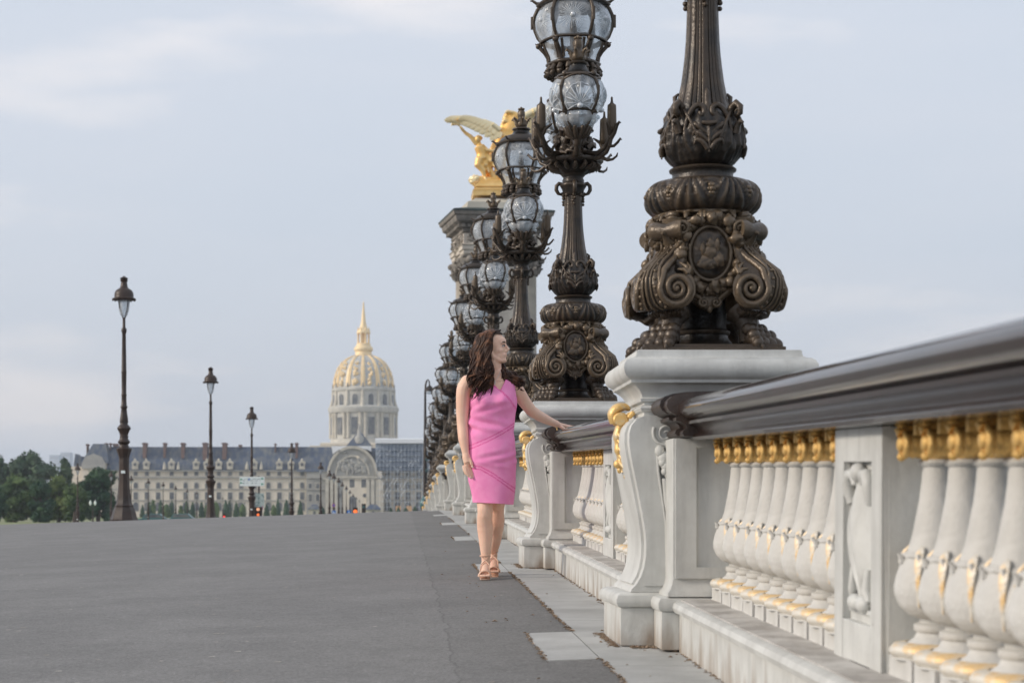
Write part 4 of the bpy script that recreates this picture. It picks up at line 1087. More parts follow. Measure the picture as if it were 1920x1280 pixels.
def lamp(px, py_top, D, label, group, H=5.45, cast=None):
    global SLP
    if SLP is None: o = SLP = make_street_lamp()
    else: o = copy_tree(SLP)
    t = at(px, py_top, D); g = gz(t.x, D) - .01; o.location = (t.x, D, g); k = (t.z - g) / H; o.scale = (k, k, k)
    tag(o, label, 'street lamp', group)
    return o
lamp(232.5, 518, 44, 'tall brown cast iron street lamp with flared base, nearest of the row at the left', 'street lamps in a row left of the crest')
lamp(395, 688, 62.8, 'brown street lamp second in the row, right of the tall nearest one', 'street lamps in a row left of the crest')
lamp(472, 762, 80, 'dark street lamp carrying the white direction sign', 'street lamps in a row left of the crest')
lamp(547, 830, 109, 'dark street lamp between the direction sign and the palace portal', 'street lamps in a row left of the crest')
near_row = [(601.3, 866, 141), (617.8, 881, 167), (626, 886.5, 179), (635, 895, 203), (642, 903, 231), (649.5, 910, 264), (656, 918, 314), (662, 925, 376), (668, 931, 452), (674, 936, 540)]
for i, (x, y, D) in enumerate(near_row):
    lamp(x, y, D, 'distant street lamp before the palace portal, %s in the row from its tall end' % ['first', 'second', 'third', 'fourth', 'fifth', 'sixth', 'seventh', 'eighth', 'ninth', 'last'][i], 'distant street lamps before the portal')
NUM2 = ['first', 'second', 'third', 'fourth', 'fifth', 'sixth', 'seventh']
far_row = [(145.5, 868, 143), (208.5, 882, 169), (246, 891, 191), (278, 897, 209), (306, 903, 231), (329.5, 910, 264), (351, 916, 300), (369, 920.5, 335), (417.5, 931, 455), (432, 936, 520), (447, 941, 600), (459, 941, 600), (503, 943, 560), (520, 942, 590), (535, 942, 590)]
FN = ['in front of the trees at the far left', 'at the right edge of the tree clump', 'just right of the base of the tall nearest lamp', 'first free of the tall lamp before the palace facade', 'second free of the tall lamp before the palace facade', 'third free of the tall lamp before the palace facade', 'fourth free of the tall lamp before the palace facade', 'last before the second brown lamp']
for i, (x, y, D) in enumerate(far_row):
    if i < 8: lamp(x, y, D, 'small distant street lamp ' + FN[i], 'distant street lamps before the facade')
    else: lamp(x, y, D, 'tiny street lamp at the palace foot, %s to the right of the second brown lamp' % NUM2[i - 8], 'tiny street lamps at the palace foot')
# twin globe lamp in front of the trees
o = empty('twin_lamp', (at(174, 975, 200).x, 200, -.79)); tag(o, 'twin pale lantern on one post before the dark trees', 'street lamp')
mb = MB(); mb.tube([(0, 0, 0), (0, 0, 2.1)], [.10, .05], 8); mb.tube([(-.25, 0, 2.3), (-.2, 0, 2.1), (0, 0, 2.0), (.2, 0, 2.1), (.25, 0, 2.3)], .04, 6); mb.build('post', LAMPD, o)
for s in (-1, 1):
    mb = MB(); mb.lathe([(.06, 2.3), (.12, 2.45), (.13, 2.6), (.05, 2.75), (.02, 2.85)], 10, (s * .25, 0, 0)); mb.build('lantern', SIGNW, o)
# tall curved street light
o = empty('curved_street_light', (at(797, 955, 100).x, 100, -.6)); tag(o, 'slender grey street light with curved arm left of the bronze lamps', 'street light')
X = 0
def q(px, py, D=100): return Vector(((px - 797) * D / F, 0, CAMZ + (960 - py) * D / F + .6))
mb = MB()
mb.tube([q(797, 975), q(797, 870), q(797.2, 800), q(797.3, 735), q(798, 722), q(799.8, 714), q(802.5, 711.5), q(804.8, 715), q(805.5, 724)], [.11, .10, .075, .055, .05, .045, .04, .035, .035], 8); mb.build('pole', LAMPD, o)
mb = MB(); c = q(805.5, 730)
mb.lathe([(.03, .22), (.10, .18), (.20, .06), (.25, -.06), (.20, -.09)], 16, (c.x, 0, c.z)); mb.build('lamp_head', LAMPD, o)
mb = MB(); mb.ell((c.x, 0, c.z - .12), (.21, .21, .14), 12, 8); mb.build('glass_bowl', GLASS2, o)
mb = MB()
for yy in (861, 882): mb.ell(q(798.5, yy), (.11, .11, .13), 8, 6)
mb.build('clamp_box', SIGNT, o)
o2 = empty('traffic_signal', (at(796, 955, 97).x, 97, -.6)); tag(o2, 'dark round traffic signal low on the curved light pole', 'traffic light')
mb = MB(); mb.lathe([(.05, -.3), (.16, -.25), (.24, -.1), (.24, .12), (.14, .25), (.06, .42)], 14, (0, 0, CAMZ + .6 + (960 - 944) * 97 / F)); mb.tube([(0, 0, 0), (0, 0, 1.0)], .08, 8); mb.build('housing', TEAL, o2)
mb = MB(); mb.ell((0, -.20, CAMZ + .6 + (960 - 945) * 97 / F), (.08, .05, .08), 8, 6); mb.build('lens', SIGNW, o2)

# signs and signals by the third lamp
def panel(name, label, cat, px0, py0, px1, py1, D, m, th=.05, group=None):
    a, b = at(px0, py0, D), at(px1, py1, D)
    r = empty(name, ((a.x + b.x) / 2, D, b.z)); tag(r, label, cat, group)
    mb = MB(); w_, h_ = abs(b.x - a.x) / 2, a.z - b.z
    mb.box(-w_, w_, -th / 2, th / 2, 0, h_); mb.build('panel', m, r, bevel=.01)
    return r, w_, h_
r, w_, h_ = panel('direction_sign', 'wide white direction sign with small green marks clamped to the third lamp', 'sign', 449.5, 893.5, 496, 911, 79.5, SIGNW)
mb = MB()
for x, z, c_ in ((-.86, .72, 0), (-.86, .35, 0), (.84, .80, 0), (.84, .22, 0)):
    mb.prism([(x * w_ - .05, z * h_ - .04), (x * w_ + .06, z * h_), (x * w_ - .05, z * h_ + .05)], -.032, -.028)
mb.build('green_arrows', SIGNG, r, smooth=0)
mb = MB(); mb.box(-.30 * w_, -.20 * w_, -.032, -.028, .62 * h_, .85 * h_); mb.build('blue_square', SIGNB, r, smooth=0)
mb = MB()
for z in (.74, .56, .30):
    x = -.74 * w_
    while x < .70 * w_:
        l = R.uniform(.02, .07)
        if R.random() < .8 and not (-.34 * w_ < x < -.16 * w_): mb.box(x, x + l * .7, -.032, -.028, z * h_, z * h_ + .022)
        x += l
mb.build('lettering', SIGNT, r, smooth=0)
o = empty('sign_mast', (at(485.5, 965, 80.5).x, 80.5, zr(80) - .25)); tag(o, 'dark mast beside the third lamp holding a tall printed panel', 'sign')
zb = zr(80) - .25
mb = MB(); mb.tube([(0, 0, 0), (0, 0, at(0, 892, 80.5).z - zb)], .035, 8); mb.build('post', LAMPD, o)
a, b = at(479.5, 924, 80.5), at(495.5, 951, 80.5); xo = at(485.5, 0, 80.5).x
mb = MB(); mb.box(a.x - xo, b.x - xo, -.08, -.045, b.z - zb, a.z - zb); mb.build('printed_panel', mat('map_panel', (.50, .58, .56), .4, var=(.16, .26, .26), vs=9, vlo=.5, vhi=.6, obj='w'), o)
mb = MB(); mb.box(.135, .17, -.09, -.085, .45 + .6, .62 + .6); mb.build('red_mark', SIGNP, o)
def signal(px, py0, py1, D, label, lights, w_=.11):
    a, b = at(px, py0, D), at(px, py1, D)
    r = empty('traffic_light', (a.x, D, b.z - .9)); tag(r, label, 'traffic light')
    mb = MB(); h = a.z - b.z
    mb.box(-w_, w_, -w_, w_, .9, .9 + h); mb.tube([(0, 0, 0), (0, 0, .95)], .05, 8)
    for k, _ in enumerate(lights): mb.box(-w_ * 1.1, w_ * 1.1, -w_ * 1.7, -w_, .9 + h * (.93 - .30 * k) , .9 + h * (.95 - .30 * k))
    mb.build('housing', LAMPD, r, smooth=0, bevel=.01)
    for k, (pyc, m, rr) in enumerate(lights):
        mb = MB(); mb.ell((0, -w_, at(px, pyc, D).z - b.z + .9), (rr, .03, rr), 12, 6); mb.build('lens', m, r)
    return r
signal(484.5, 950, 968, 77, 'traffic light with amber and orange lamps beside the third street lamp base', [(954.5, AMBL, .07), (964.5, ORL, .05)], .15)
signal(420.5, 963, 972, 96, 'small red stop light low on the road, left of the direction sign', [(968.5, REDL, .055)], .07)
signal(666.5, 951, 966, 118, 'glowing orange signal in front of the palace portal', [(958.5, ORL, .12)], .14)
signal(682, 944, 966, 150, 'dark unlit signal right of the glowing orange one', [(950, TEAL, .10)], .16)
r, w_, h_ = panel('blue_road_sign', 'bright blue square road sign left of the orange signal', 'sign', 650.5, 956, 658, 963.5, 125, SIGNB)
mb = MB(); mb.prism([(-.04, .08), (.05, .13), (-.02, .2)], -.032, -.028); mb.build('white_symbol', SIGNW, r, smooth=0)
r, w_, h_ = panel('parking_sign', 'blue and white rectangular sign under the magenta disc', 'sign', 622.5, 956.5, 630, 963, 135, SIGNB)
mb = MB(); mb.box(-.11, .11, -.032, -.028, .05, .09); mb.box(-.09, .02, -.032, -.028, .14, .18); mb.build('white_symbol', SIGNW, r, smooth=0)
c = at(625.8, 946.8, 135); o = empty('round_sign', (c.x, 135, -.75)); tag(o, 'round magenta no parking disc on a thin post', 'sign')
mb = MB(); mb.prism([(.125 * cos(k * pi / 10), c.z + .75 + .125 * sin(k * pi / 10)) for k in range(20)], -.03, .0); mb.build('disc', SIGNP, o, smooth=30)
mb = MB(); mb.prism([(.07 * cos(k * pi / 10), c.z + .75 + .07 * sin(k * pi / 10)) for k in range(20)], -.036, -.031); mb.build('blue_centre', SIGNB, o, smooth=30)
mb = MB(); mb.tube([(0, .03, 0), (0, .03, c.z + .75)], .03, 6); mb.build('post', LAMPD, o)
# small kiosks / gate lodges at the palace gate
for px, w2, lab in ((590, 13, 'pale gate lodge with grey roof left of the portal lamps'), (700, 16, 'pale gate lodge with broad grey roof right of the portal lamps')):
    c = at(px, 968, 560); o = empty('gate_lodge', (c.x, 560, -.78)); tag(o, lab, 'lodge', 'gate lodges')
    ww = w2 * 560 / F
    mb = MB(); mb.box(-ww * .85, ww * .85, -1.5, 1.5, 0, 2.4); wl = mb.build('wall', LIME2, o, smooth=0)
    mb = MB(); mb.box(-.4, .4, -1.56, -1.5, 0, 1.9); mb.build('door', WIND, wl, smooth=0)
    mb = MB(); mb.add([(-ww, -1.9, 2.4), (ww, -1.9, 2.4), (ww, 1.9, 2.4), (-ww, 1.9, 2.4), (-ww * .35, 0, 3.9), (ww * .35, 0, 3.9)], [(0, 1, 5, 4), (1, 2, 5), (2, 3, 4, 5), (3, 0, 4), (0, 3, 2, 1)]); mb.build('roof', SLATE, o, smooth=0)

# ================================================================ TREES
def tree(px, py_top, D, wpx, label, m, n=2600, seed=1, py_base=968):
    rr = random.Random(seed)
    c = at(px, py_top, D); H = c.z + .79; W = wpx * D / F / 2
    root = empty('tree', (c.x, D, -.79)); tag(root, label, 'tree', 'trees of the esplanade')
    mb = MB(); mb.tube([(0, 0, 0), (.1, 0, H * .25), (0, 0, H * .6)], [.35, .28, .12], 8)
    for k in range(7):
        a = rr.random() * 6.3; z = H * rr.uniform(.22, .5); l = W * rr.uniform(.4, .8)
        mb.tube([(0, 0, z), (l * .5 * cos(a), l * .5 * sin(a), z + H * .12), (l * cos(a), l * sin(a), z + H * .2)], [.14, .09, .03], 6)
    mb.build('trunk', BARK, root)
    mb = MB()
    lobes = []
    for k in range(22):
        a = rr.random() * 6.28; z = rr.uniform(.10, .86); rad = W * sqrt(max(.06, 1 - ((z - .42) / .56) ** 2)) * rr.uniform(.3, .78)
        lobes.append((Vector((rad * cos(a), rad * sin(a), H * z)), W * rr.uniform(.28, .48), H * rr.uniform(.10, .15)))
    lobes.append((Vector((0, 0, H * .84)), W * .42, H * .15))
    s = H * .022 + .08
    for L_, rx, rz_ in lobes:
        mb.ell(L_, (rx * .78, rx * .78, rz_ * .78), 10, 7, disp=.5, seed=rr.random() * 9)
        for k in range(n // 16):
            v = Vector((rr.gauss(0, 1), rr.gauss(0, 1), rr.gauss(0, 1))).normalized()
            f = rr.uniform(.72, 1.12) * (1 + .3 * noise.noise(v * 3 + L_))
            p = L_ + Vector((v.x * rx, v.y * rx, v.z * rz_)) * f
            u = Vector((rr.gauss(0, 1), rr.gauss(0, 1), rr.gauss(0, 1))).normalized(); w3 = v.cross(u).normalized() if v.cross(u).length > .1 else v.orthogonal().normalized(); u = (u + v * .4).normalized()
            e = s * rr.uniform(.5, 1.2)
            mb.add([p - u * e, p + w3 * e * .8, p + u * e, p - w3 * e * .8], [(0, 1, 2, 3)])
    mb.build('crown', m, root, smooth=0, rec=False)
    return root
tree(60, 845, 390, 96, 'tall rounded dark tree at the back of the clump on the far left', LEAFM[3], 3600, 1)
tree(-2, 852, 390, 60, 'back tree cut by the left photo edge', LEAFM[3], 2600, 2)
tree(120, 857, 375, 34, 'small very dark tree in the gap left of the palace pavilion', LEAFM[3], 1600, 3)
tree(28, 888, 300, 74, 'front tree with yellowish top nearest the left photo edge', LEAFM[0], 3200, 4)
tree(76, 900, 292, 60, 'front tree second from the left edge', LEAFM[1], 2800, 5)
tree(110, 890, 300, 66, 'pale green tree in the middle of the front row', LEAFM[2], 3000, 6)
tree(140, 905, 285, 50, 'low tree behind the thin distant lamp', LEAFM[0], 2400, 7)
tree(184, 875, 300, 78, 'large dark blue green tree just left of the tall nearest lamp', LEAFM[1], 3800, 8)
tree(-18, 905, 292, 66, 'dark front tree cut by the left photo edge', LEAFM[1], 2600, 9)
# clipped conical yews and round shrubs before the palace
NUM_ = ['first', 'second', 'third', 'fourth', 'fifth', 'sixth', 'seventh', 'eighth', 'ninth', 'tenth', 'eleventh', 'twelfth', 'thirteenth', 'fourteenth', 'fifteenth', 'sixteenth', 'seventeenth', 'eighteenth', 'nineteenth', 'twentieth']
CNT = [0, 0]
yews = [(267, 945, 9, 0), (280, 940, 12, 0), (287, 936, 10, 1), (301, 936, 11, 0), (312, 944, 16, 1), (322, 938, 10, 0), (339, 947, 9, 1), (350, 938, 12, 0), (361, 940, 12, 0), (378, 940, 12, 0), (388, 946, 12, 1), (405, 940, 14, 1), (423, 936, 13, 0), (430, 938, 11, 0), (443, 941, 12, 0), (455, 944, 14, 1), (500, 945, 12, 0), (513, 946, 10, 1), (521, 934, 12, 0), (537, 936, 13, 0), (563, 938, 11, 0), (605, 950, 13, 0), (733, 951, 10, 0), (747, 950, 12, 0), (761, 951, 14, 0), (778, 948, 14, 0)]
for i, (px, py, wpx, rd) in enumerate(yews):
    D = 590 - (i * 37 % 60); c = at(px, py, D); H = c.z + .79; W = wpx * D / F / 2
    o = empty('clipped_yew', (c.x, D, -.79))
    tag(o, ['narrow cone of dark clipped yew before the palace', 'rounded clipped shrub among the yews'][rd], 'shrub', ['conical yews before the palace', 'rounded shrubs before the palace'][rd])
    o['label'] += ', %s from the left' % NUM_[CNT[rd]]; CNT[rd] += 1
    mb = MB(); rr = random.Random(i)
    pr = [(W * .8, 0), (W, H * .15), (W * .8, H * .45), (W * .45, H * .75), (W * .1, H)] if not rd else [(W * .7, 0), (W, H * .3), (W * .9, H * .65), (W * .5, H * .93), (W * .1, H)]
    mb.lathe([(r * .88, z) for r, z in pr], 12, rf=lambda th, r, z: r * (1 + .15 * noise.noise(Vector((cos(th) * 2, sin(th) * 2, z + i)))))
    for k in range(260):
        t = rr.random() ** .7; a = rr.random() * 6.28; j = 0
        z = H * (1 - t)
        for (r0, z0), (r1, z1) in zip(pr, pr[1:]):
            if z0 <= z <= z1: r = r0 + (r1 - r0) * (z - z0) / (z1 - z0)
        p = Vector((r * cos(a), r * sin(a), z)) * rr.uniform(.93, 1.04); u = Vector((rr.gauss(0, 1), rr.gauss(0, 1), rr.gauss(0, 1))).normalized() * .22; w3 = u.orthogonal()
        mb.add([p - u, p + w3, p + u], [(0, 1, 2)])
    mb.build('foliage', LEAFM[1 if not rd else 0], o, smooth=0, rec=False)
# cars half hidden by the crest
for px, py, D, lab in ((287, 962, 240, 'dark teal car roof showing over the crest near the yews'), (340, 965, 250, 'dark car roof showing over the crest, right of the teal one')):
    c = at(px, py, D); o = empty('parked_car', (c.x, D, -.78)); tag(o, lab, 'car', 'cars behind the crest')
    mb = MB(); mb.prism([(-1.9, .25), (-1.95, .7), (-1.3, .85), (-.9, 1.35), (.9, 1.4), (1.5, .9), (2.0, .75), (2.0, .25)], -.85, .85); b = mb.build('body', TEAL, o, bevel=.06)
    mb = MB(); mb.prism([(-1.1, .9), (-.82, 1.28), (.82, 1.32), (1.25, .92)], -.86, .86); mb.build('window', WIND, b)
    for x in (-1.2, 1.25):
        for s in (-1, 1):
            mb = MB(); mb.tube([(x, s * .70, .33), (x, s * .90, .33)], .33, 14); mb.build('wheel', LAMPD, o)

# ================================================================ THE PALACE
PD = 677.0
def PX(px): return (px - 750) * PD / F
def PZ(py): return CAMZ + (960 - py) * PD / F
pal = empty('palace', (0, PD, 0)); tag(pal, 'long pale limestone palace with slate roof, chimneys and arched central portal', 'palace')
def part(name, mb, m, p=pal, **k): return mb.build(name, m, p, **k)
GR = -.79
x0, x1, xa, xb, xr = PX(205), PX(575), PX(612), PX(716), PX(900)
mb = MB(); mb.box(x0, x1, 0, 14, GR, PZ(881)); 
mb.box(x0 - 14, x0 - .02, .6, 14, GR, PZ(874)); left_wall = part('wing_wall', mb, LIME, smooth=0)
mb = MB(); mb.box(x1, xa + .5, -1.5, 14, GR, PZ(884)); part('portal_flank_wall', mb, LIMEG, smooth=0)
mb = MB(); mb.box(xb, xr, .0, 14, GR, PZ(881)); part('wing_wall', mb, LIME, smooth=0)
# string courses
mb = MB()
for py, d, h in ((881, .9, .5), (893, .7, .55), (916, .35, .3), (937, .35, .3)):
    mb.box(x0 - .2, x1 + .2, -d, -.002, PZ(py) - h, PZ(py)); mb.box(xb + .2, xr, -d, -.002, PZ(py) - h, PZ(py))
mb.box(x1 + .25, xa, -2.2, -1.502, PZ(893) - .6, PZ(893)); mb.box(x1 + .25, xa, -2.0, -1.502, PZ(916) - .4, PZ(916))
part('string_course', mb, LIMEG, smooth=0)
# roofs
def roof(xa_, xb_, py_e, py_r, name='roof', ha=0, hb=0, y0=-.8, y1=14.6):
    mb = MB(); z0, z1 = PZ(py_e), PZ(py_r); ym = (y0 + y1) / 2
    mb.add([(xa_, y0, z0), (xb_, y0, z0), (xb_, y1, z0), (xa_, y1, z0), (xa_ + ha, ym, z1), (xb_ - hb, ym, z1)], [(0, 1, 5, 4), (1, 2, 5), (2, 3, 4, 5), (3, 0, 4), (0, 3, 2, 1)])
    return part(name, mb, SLATE, smooth=0)
r1 = roof(x0 - 1, x1 + 1, 880.5, 836)
roof(x1 - 3.5, xa + 5, 884, 836.5, hb=3.5, y0=-1.9)
roof(xb - 6, xr, 880.5, 838)
# left end pavilion
mb = MB(); a, b = PX(152), PX(205)
mb.add([(a, -1, PZ(868)), (b, -1, PZ(868)), (b, 12, PZ(868)), (a, 12, PZ(868)), (PX(172), 3, PZ(831)), (PX(196), 3, PZ(831)), (PX(196), 9, PZ(831)), (PX(172), 9, PZ(831))], [(0, 1, 5, 4), (1, 2, 6, 5), (2, 3, 7, 6), (3, 0, 4, 7), (4, 5, 6, 7), (0, 3, 2, 1)])
part('pavilion_roof', mb, SLATE, smooth=0)
mb = MB(); mb.prism([(PX(155), PZ(878)), (PX(199), PZ(878)), (PX(199), PZ(868)), (PX(192), PZ(856)), (PX(177), PZ(850)), (PX(162), PZ(856)), (PX(155), PZ(868))], -2.0, -1.2); part('pavilion_pediment', mb, LIMEG, smooth=0)
mb = MB(); mb.box(PX(154), PX(200), -1.1, 11, GR, PZ(868) - .02); part('pavilion_wall', mb, LIME, smooth=0)
mb = MB(); mb.box(PX(138), PX(154), 1, 11, GR, PZ(872)); mb.prism([(PX(137), PZ(872)), (PX(155), PZ(872)), (PX(153), PZ(855)), (PX(142), PZ(853)), (PX(140), PZ(850))], 1, 11); part('end_wall', mb, SLATE, smooth=0)
# chimneys
for px, w2, yt, yb in ((160, 1.0, 831, 852), (195, 1.2, 829, 850), (202.5, 1.2, 829, 842), (212, 5, 830, 836), (269, 3.2, 829, 858), (306.5, 2, 829, 857), (341, 3, 829, 858), (383, 3.8, 829, 862), (419.5, 3.8, 829, 860), (448, 2.4, 832, 838), (514.5, 1, 830, 846), (555, 2.2, 829, 858)):
    mb = MB(); a, b = PX(px - w2), PX(px + w2)
    t = (PZ(yb) - PZ(880)) / (PZ(836) - PZ(880)); yy = -.8 + 7.7 * max(0, min(1, t))
    mb.box(a, b, yy - .8, 7.2, PZ(yb), PZ(yt)); mb.box(a - .25, b + .25, yy - 1.0, 7.4, PZ(yt) - .6, PZ(yt) - .15)
    part('chimney', mb, BRICK, smooth=0)
# dormers with round eyes
for px in (254, 275, 322, 368, 388.5, 410.5, 431.5, 477, 524, 545.5, 566.5, 728):
    mb = MB(); cx_ = PX(px); z = PZ(879.5)
    mb.box(cx_ - 1.05, cx_ + 1.05, -1.3, 2.2, z, z + 2.0)
    mb.prism([(cx_ + 1.25 * cos(pi * k / 8), z + 2.0 + 1.1 * sin(pi * k / 8)) for k in range(9)], -1.4, 2.4)
    mb.ell((cx_, -1.0, z + 3.2), (.45, .3, .7), 8, 5)
    d = part('dormer', mb, LIME2, smooth=0)
    mb = MB(); mb.prism([(cx_ + .55 * cos(2 * pi * k / 12), z + 1.7 + .6 * sin(2 * pi * k / 12)) for k in range(12)], -1.46, -1.405); mb.build('round_window', WIND, d, smooth=0)
for px in (309, 335, 463.5, 490.5):
    mb = MB(); cx_ = PX(px); z = PZ(879.5); mb.lathe([(.7, 0), (.5, .8), (.55, 1.2), (.25, 2.0), (.08, 2.8)], 8, (cx_, -.9, z)); part('trophy_finial', mb, LIME2)
# windows
cols = [254.5, 275.5, 296.5, 322, 348, 368.3, 388.5, 410.5, 431.5, 452, 477, 503, 524, 545.5, 566.5]
def window(px, py0, py1, w2, arch=False, y=0.0):
    mb = MB(); a, b = PX(px) - w2, PX(px) + w2; z0, z1 = PZ(py1), PZ(py0)
    mb.box(a - .22, b + .22, y - .12, y - .004, z0 - .2, z1 + .25)
    f = part('window', mb, LIME2, smooth=0)
    mb = MB(); poly = [(a, z0), (b, z0), (b, z1 - (w2 if arch else 0))] + ([(PX(px) + w2 * cos(pi * k / 6), z1 - w2 + w2 * sin(pi * k / 6)) for k in range(1, 6)] if arch else [(b, z1), (a, z1)][:0]) + [(a, z1 - (w2 if arch else 0))]
    mb.prism(poly, y - .19, y - .125); g = mb.build('pane', WIND, f, smooth=0)
for px in cols:
    window(px, 884, 891.2, .62); window(px, 904, 915, .68, True); window(px, 922.5, 935.5, .72); window(px, 941, 957, .95, True)
for px in (727, 745, 765, 785):
    window(px, 884, 891.2, .62); window(px, 904, 915, .68, True); window(px, 922.5, 935.5, .72); window(px, 941, 957, .95, True)
for px in (582, 596): window(px, 906, 915, .6, y=-1.5); window(px, 926, 939, .6, y=-1.5)
# central portal: round arched front
mb = MB(); xc, z_s = PX(661), PZ(890); rr_ = PX(707) - xc; hz = PZ(837.5) - z_s
arc = [(xc + rr_ * cos(pi * k / 28), z_s + hz * sin(pi * k / 28)) for k in range(29)]
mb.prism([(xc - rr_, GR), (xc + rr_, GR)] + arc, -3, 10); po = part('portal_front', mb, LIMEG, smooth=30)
mb = MB()
for ra, rb, d in ((.93, 1.03, .8), (.64, .70, .5)):
    o_ = [(xc + rr_ * rb * cos(pi * k / 28), z_s + hz * rb * sin(pi * k / 28)) for k in range(29)]; i_ = [(xc + rr_ * ra * cos(pi * k / 28), z_s + hz * ra * sin(pi * k / 28)) for k in range(29)]
    for k in range(28):
        mb.prism([o_[k], o_[k + 1], i_[k + 1], i_[k]], -3 - d, -3.002)
mb.box(xc - rr_ * .98, xc + rr_ * 1.15, -3.7, -3.002, PZ(896), PZ(892.5)); mb.box(PX(606), PX(720), -3.5, -3.002, PZ(898.5), PZ(896.5))
for px in (614, 622, 630, 690, 699, 708, 716): mb.box(PX(px) - .6, PX(px) + .6, -3.6, -3.002, GR, PZ(899))
mb.build('arch_moulding', LIME2, po, smooth=30)
mb = MB()
for k in range(60):
    mb.ell((xc + R.uniform(-5, 5), -3.1, PZ(885) + abs(R.gauss(2.2, 1.6))), (R.uniform(.4, 1.1), .5, R.uniform(.4, 1.2)), 8, 6, disp=.6, seed=k)
mb.build('tympanum_relief', LIMEG, po)
for px in (660.5, 682.5):
    mb = MB(); mb.box(PX(px) - .85, PX(px) + .85, -3.1, -3.003, PZ(913.5), PZ(894.5)); mb.build('window', WIND, po, smooth=0)
mb = MB(); mb.box(PX(643), PX(687), -3.06, -3.003, GR, PZ(894)); mb.build('inner_wall', LIME, po, smooth=0)
for px in (637.5, 684.3):
    mb = MB(); mb.prism([(PX(px) + .72 * cos(2 * pi * k / 16), PZ(928.5) + .72 * sin(2 * pi * k / 16)) for k in range(16)], -3.2, -3.07); mb.build('round_window', WIND, po, smooth=0)
mb = MB(); mb.prism([(PX(655), GR), (PX(668), GR)] + [(PX(661.5) + 1.22 * cos(pi * k / 8), PZ(936) + 1.2 * sin(pi * k / 8)) for k in range(9)], -3.2, -3.07); mb.build('door', WIND, po, smooth=0)
mb = MB(); mb.prism([(PX(622), PZ(836)), (PX(696), PZ(836)), (PX(696), PZ(846)), (PX(690), PZ(843)), (PX(661), PZ(837)), (PX(635), PZ(843)), (PX(624), PZ(851))][::-1], -1, 10.2)
part('tarpaulin', mb, WHITE, smooth=0)
# pale tower blocks far behind on the left
for px0, px1, py, D in ((96, 114, 853, 1500), (116, 134, 848, 1600)):
    a, b = at(px0, py, D), at(px1, py, D)
    o = empty('apartment_block', ((a.x + b.x) / 2, D, -.79)); tag(o, 'faint grey block of flats on the horizon, %s of the two left of the pavilion' % ('left' if px0 == 96 else 'right'), 'building', 'far blocks of flats')
    w2 = (b.x - a.x) / 2
    mb = MB(); mb.box(-w2, w2, -8, 8, 0, a.z + .79); o1 = mb.build('wall', mat('hazed_wall', (.62, .68, .76), .9), o, smooth=0)  # paleness of distance haze is put into the wall colour
    mb = MB()
    for k in range(6): mb.box(-w2 * .9, w2 * .9, -8.1, -8.01, (a.z + .79) * (.94 - .1 * k), (a.z + .79) * (.97 - .1 * k))
    mb.build('window_band', SCAF, o1, smooth=0)

# scaffolding over the right wing
o = empty('scaffolding', (0, PD - 3.2, GR)); tag(o, 'blue grey scaffolding with a white sheet roof over the right wing', 'scaffolding')
mb = MB(); X0, X1 = PX(706), PX(812)
nx = 17; zs = [0] + [PZ(py) - GR for py in (950, 940, 929, 918, 907, 896, 885, 874, 864, 854, 844, 832)]
for i in range(nx):
    x = X0 + (X1 - X0) * i / (nx - 1)
    for y in (-1.2, .4): mb.box(x - .07, x + .07, y - .07, y + .07, (0 if i > 2 else PZ(880) - GR), zs[-1])
for z in zs[1:]:
    for y in (-1.2, .4): mb.box(X0, X1, y - .05, y + .05, z - .05, z + .05)
    if z > zs[5]: mb.box(X0, X1, y - .05, y + .05, z + .7, z + .78)
for i in range(nx - 1):
    for j in range(len(zs) - 1):
        if R.random() < .35:
            xA, xB = X0 + (X1 - X0) * i / (nx - 1), X0 + (X1 - X0) * (i + 1) / (nx - 1)
            if R.random() < .5: xA, xB = xB, xA
            mb.tube([(xA, -1.25, zs[j]), (xB, -1.25, zs[j + 1])], .06, 4)
mb.build('frame', SCAF, o, smooth=0)
mb = MB()
for z in zs[6:-1]: mb.box(X0, X1, -1.1, .3, z - .1, z - .02)
mb.build('deck', mat('scaffold_deck', (.12, .16, .24), .8), o, smooth=0)
mb = MB(); mb.box(X0 - .3, X1 + .3, .6, 11, PZ(882) - GR, zs[-1] - .1); mb.build('netting', mat('blue_netting', (.36, .43, .53), .9, var=(.22, .29, .41), vs=.5, obj='w'), o, smooth=0)
mb = MB(); mb.prism([(-2.2, zs[-1] + .1), (-2.2, zs[-1] + 1.5), (4, zs[-1] + 2.0), (11.5, zs[-1] + 1.5), (11.5, zs[-1] + .1)], X0 - .4, X1 + .4, 'x'); mb.build('white_roof', WHITE, o, smooth=0)
mb = MB(); mb.box(PX(742), PX(752), -1.4, -1.32, PZ(966) - GR, PZ(948) - GR); mb.box(PX(762), PX(772), -1.4, -1.32, PZ(966) - GR, PZ(948) - GR); mb.build('orange_board', mat('plywood', (.62, .38, .2), .8), o, smooth=0)

# ================================================================ DOMED CHURCH
DD = 965.0; k_ = DD / F
dome = empty('domed_church', ((681.5 - 750) * k_, DD, -.79)); tag(dome, 'domed church with ribbed golden dome, columned drum and golden spire behind the palace', 'church')
def DZ(py): return CAMZ + (960 - py) * k_ + .79
def dpart(name, mb, m, p=dome, **k): return mb.build(name, m, p, **k)
mb = MB(); mb.box(-26, 26, -22, 26, 0, DZ(838)); mb.mould([(0, DZ(838)), (1.0, DZ(837)), (1.0, DZ(833)), (0, DZ(832))], hx=20, hy=20); dpart('nave_block', mb, LIME, smooth=0)
def prof(l): return [(w_ * k_, DZ(py)) for w_, py in l]
mb = MB(); mb.lathe(prof([(62, 838), (62, 824), (60.5, 822), (60.5, 776), (64, 775), (66.5, 770), (66.5, 765), (62, 763), (59, 762), (57, 760), (57, 735), (59.5, 734), (60, 730), (57, 728), (55, 727)]), 72)
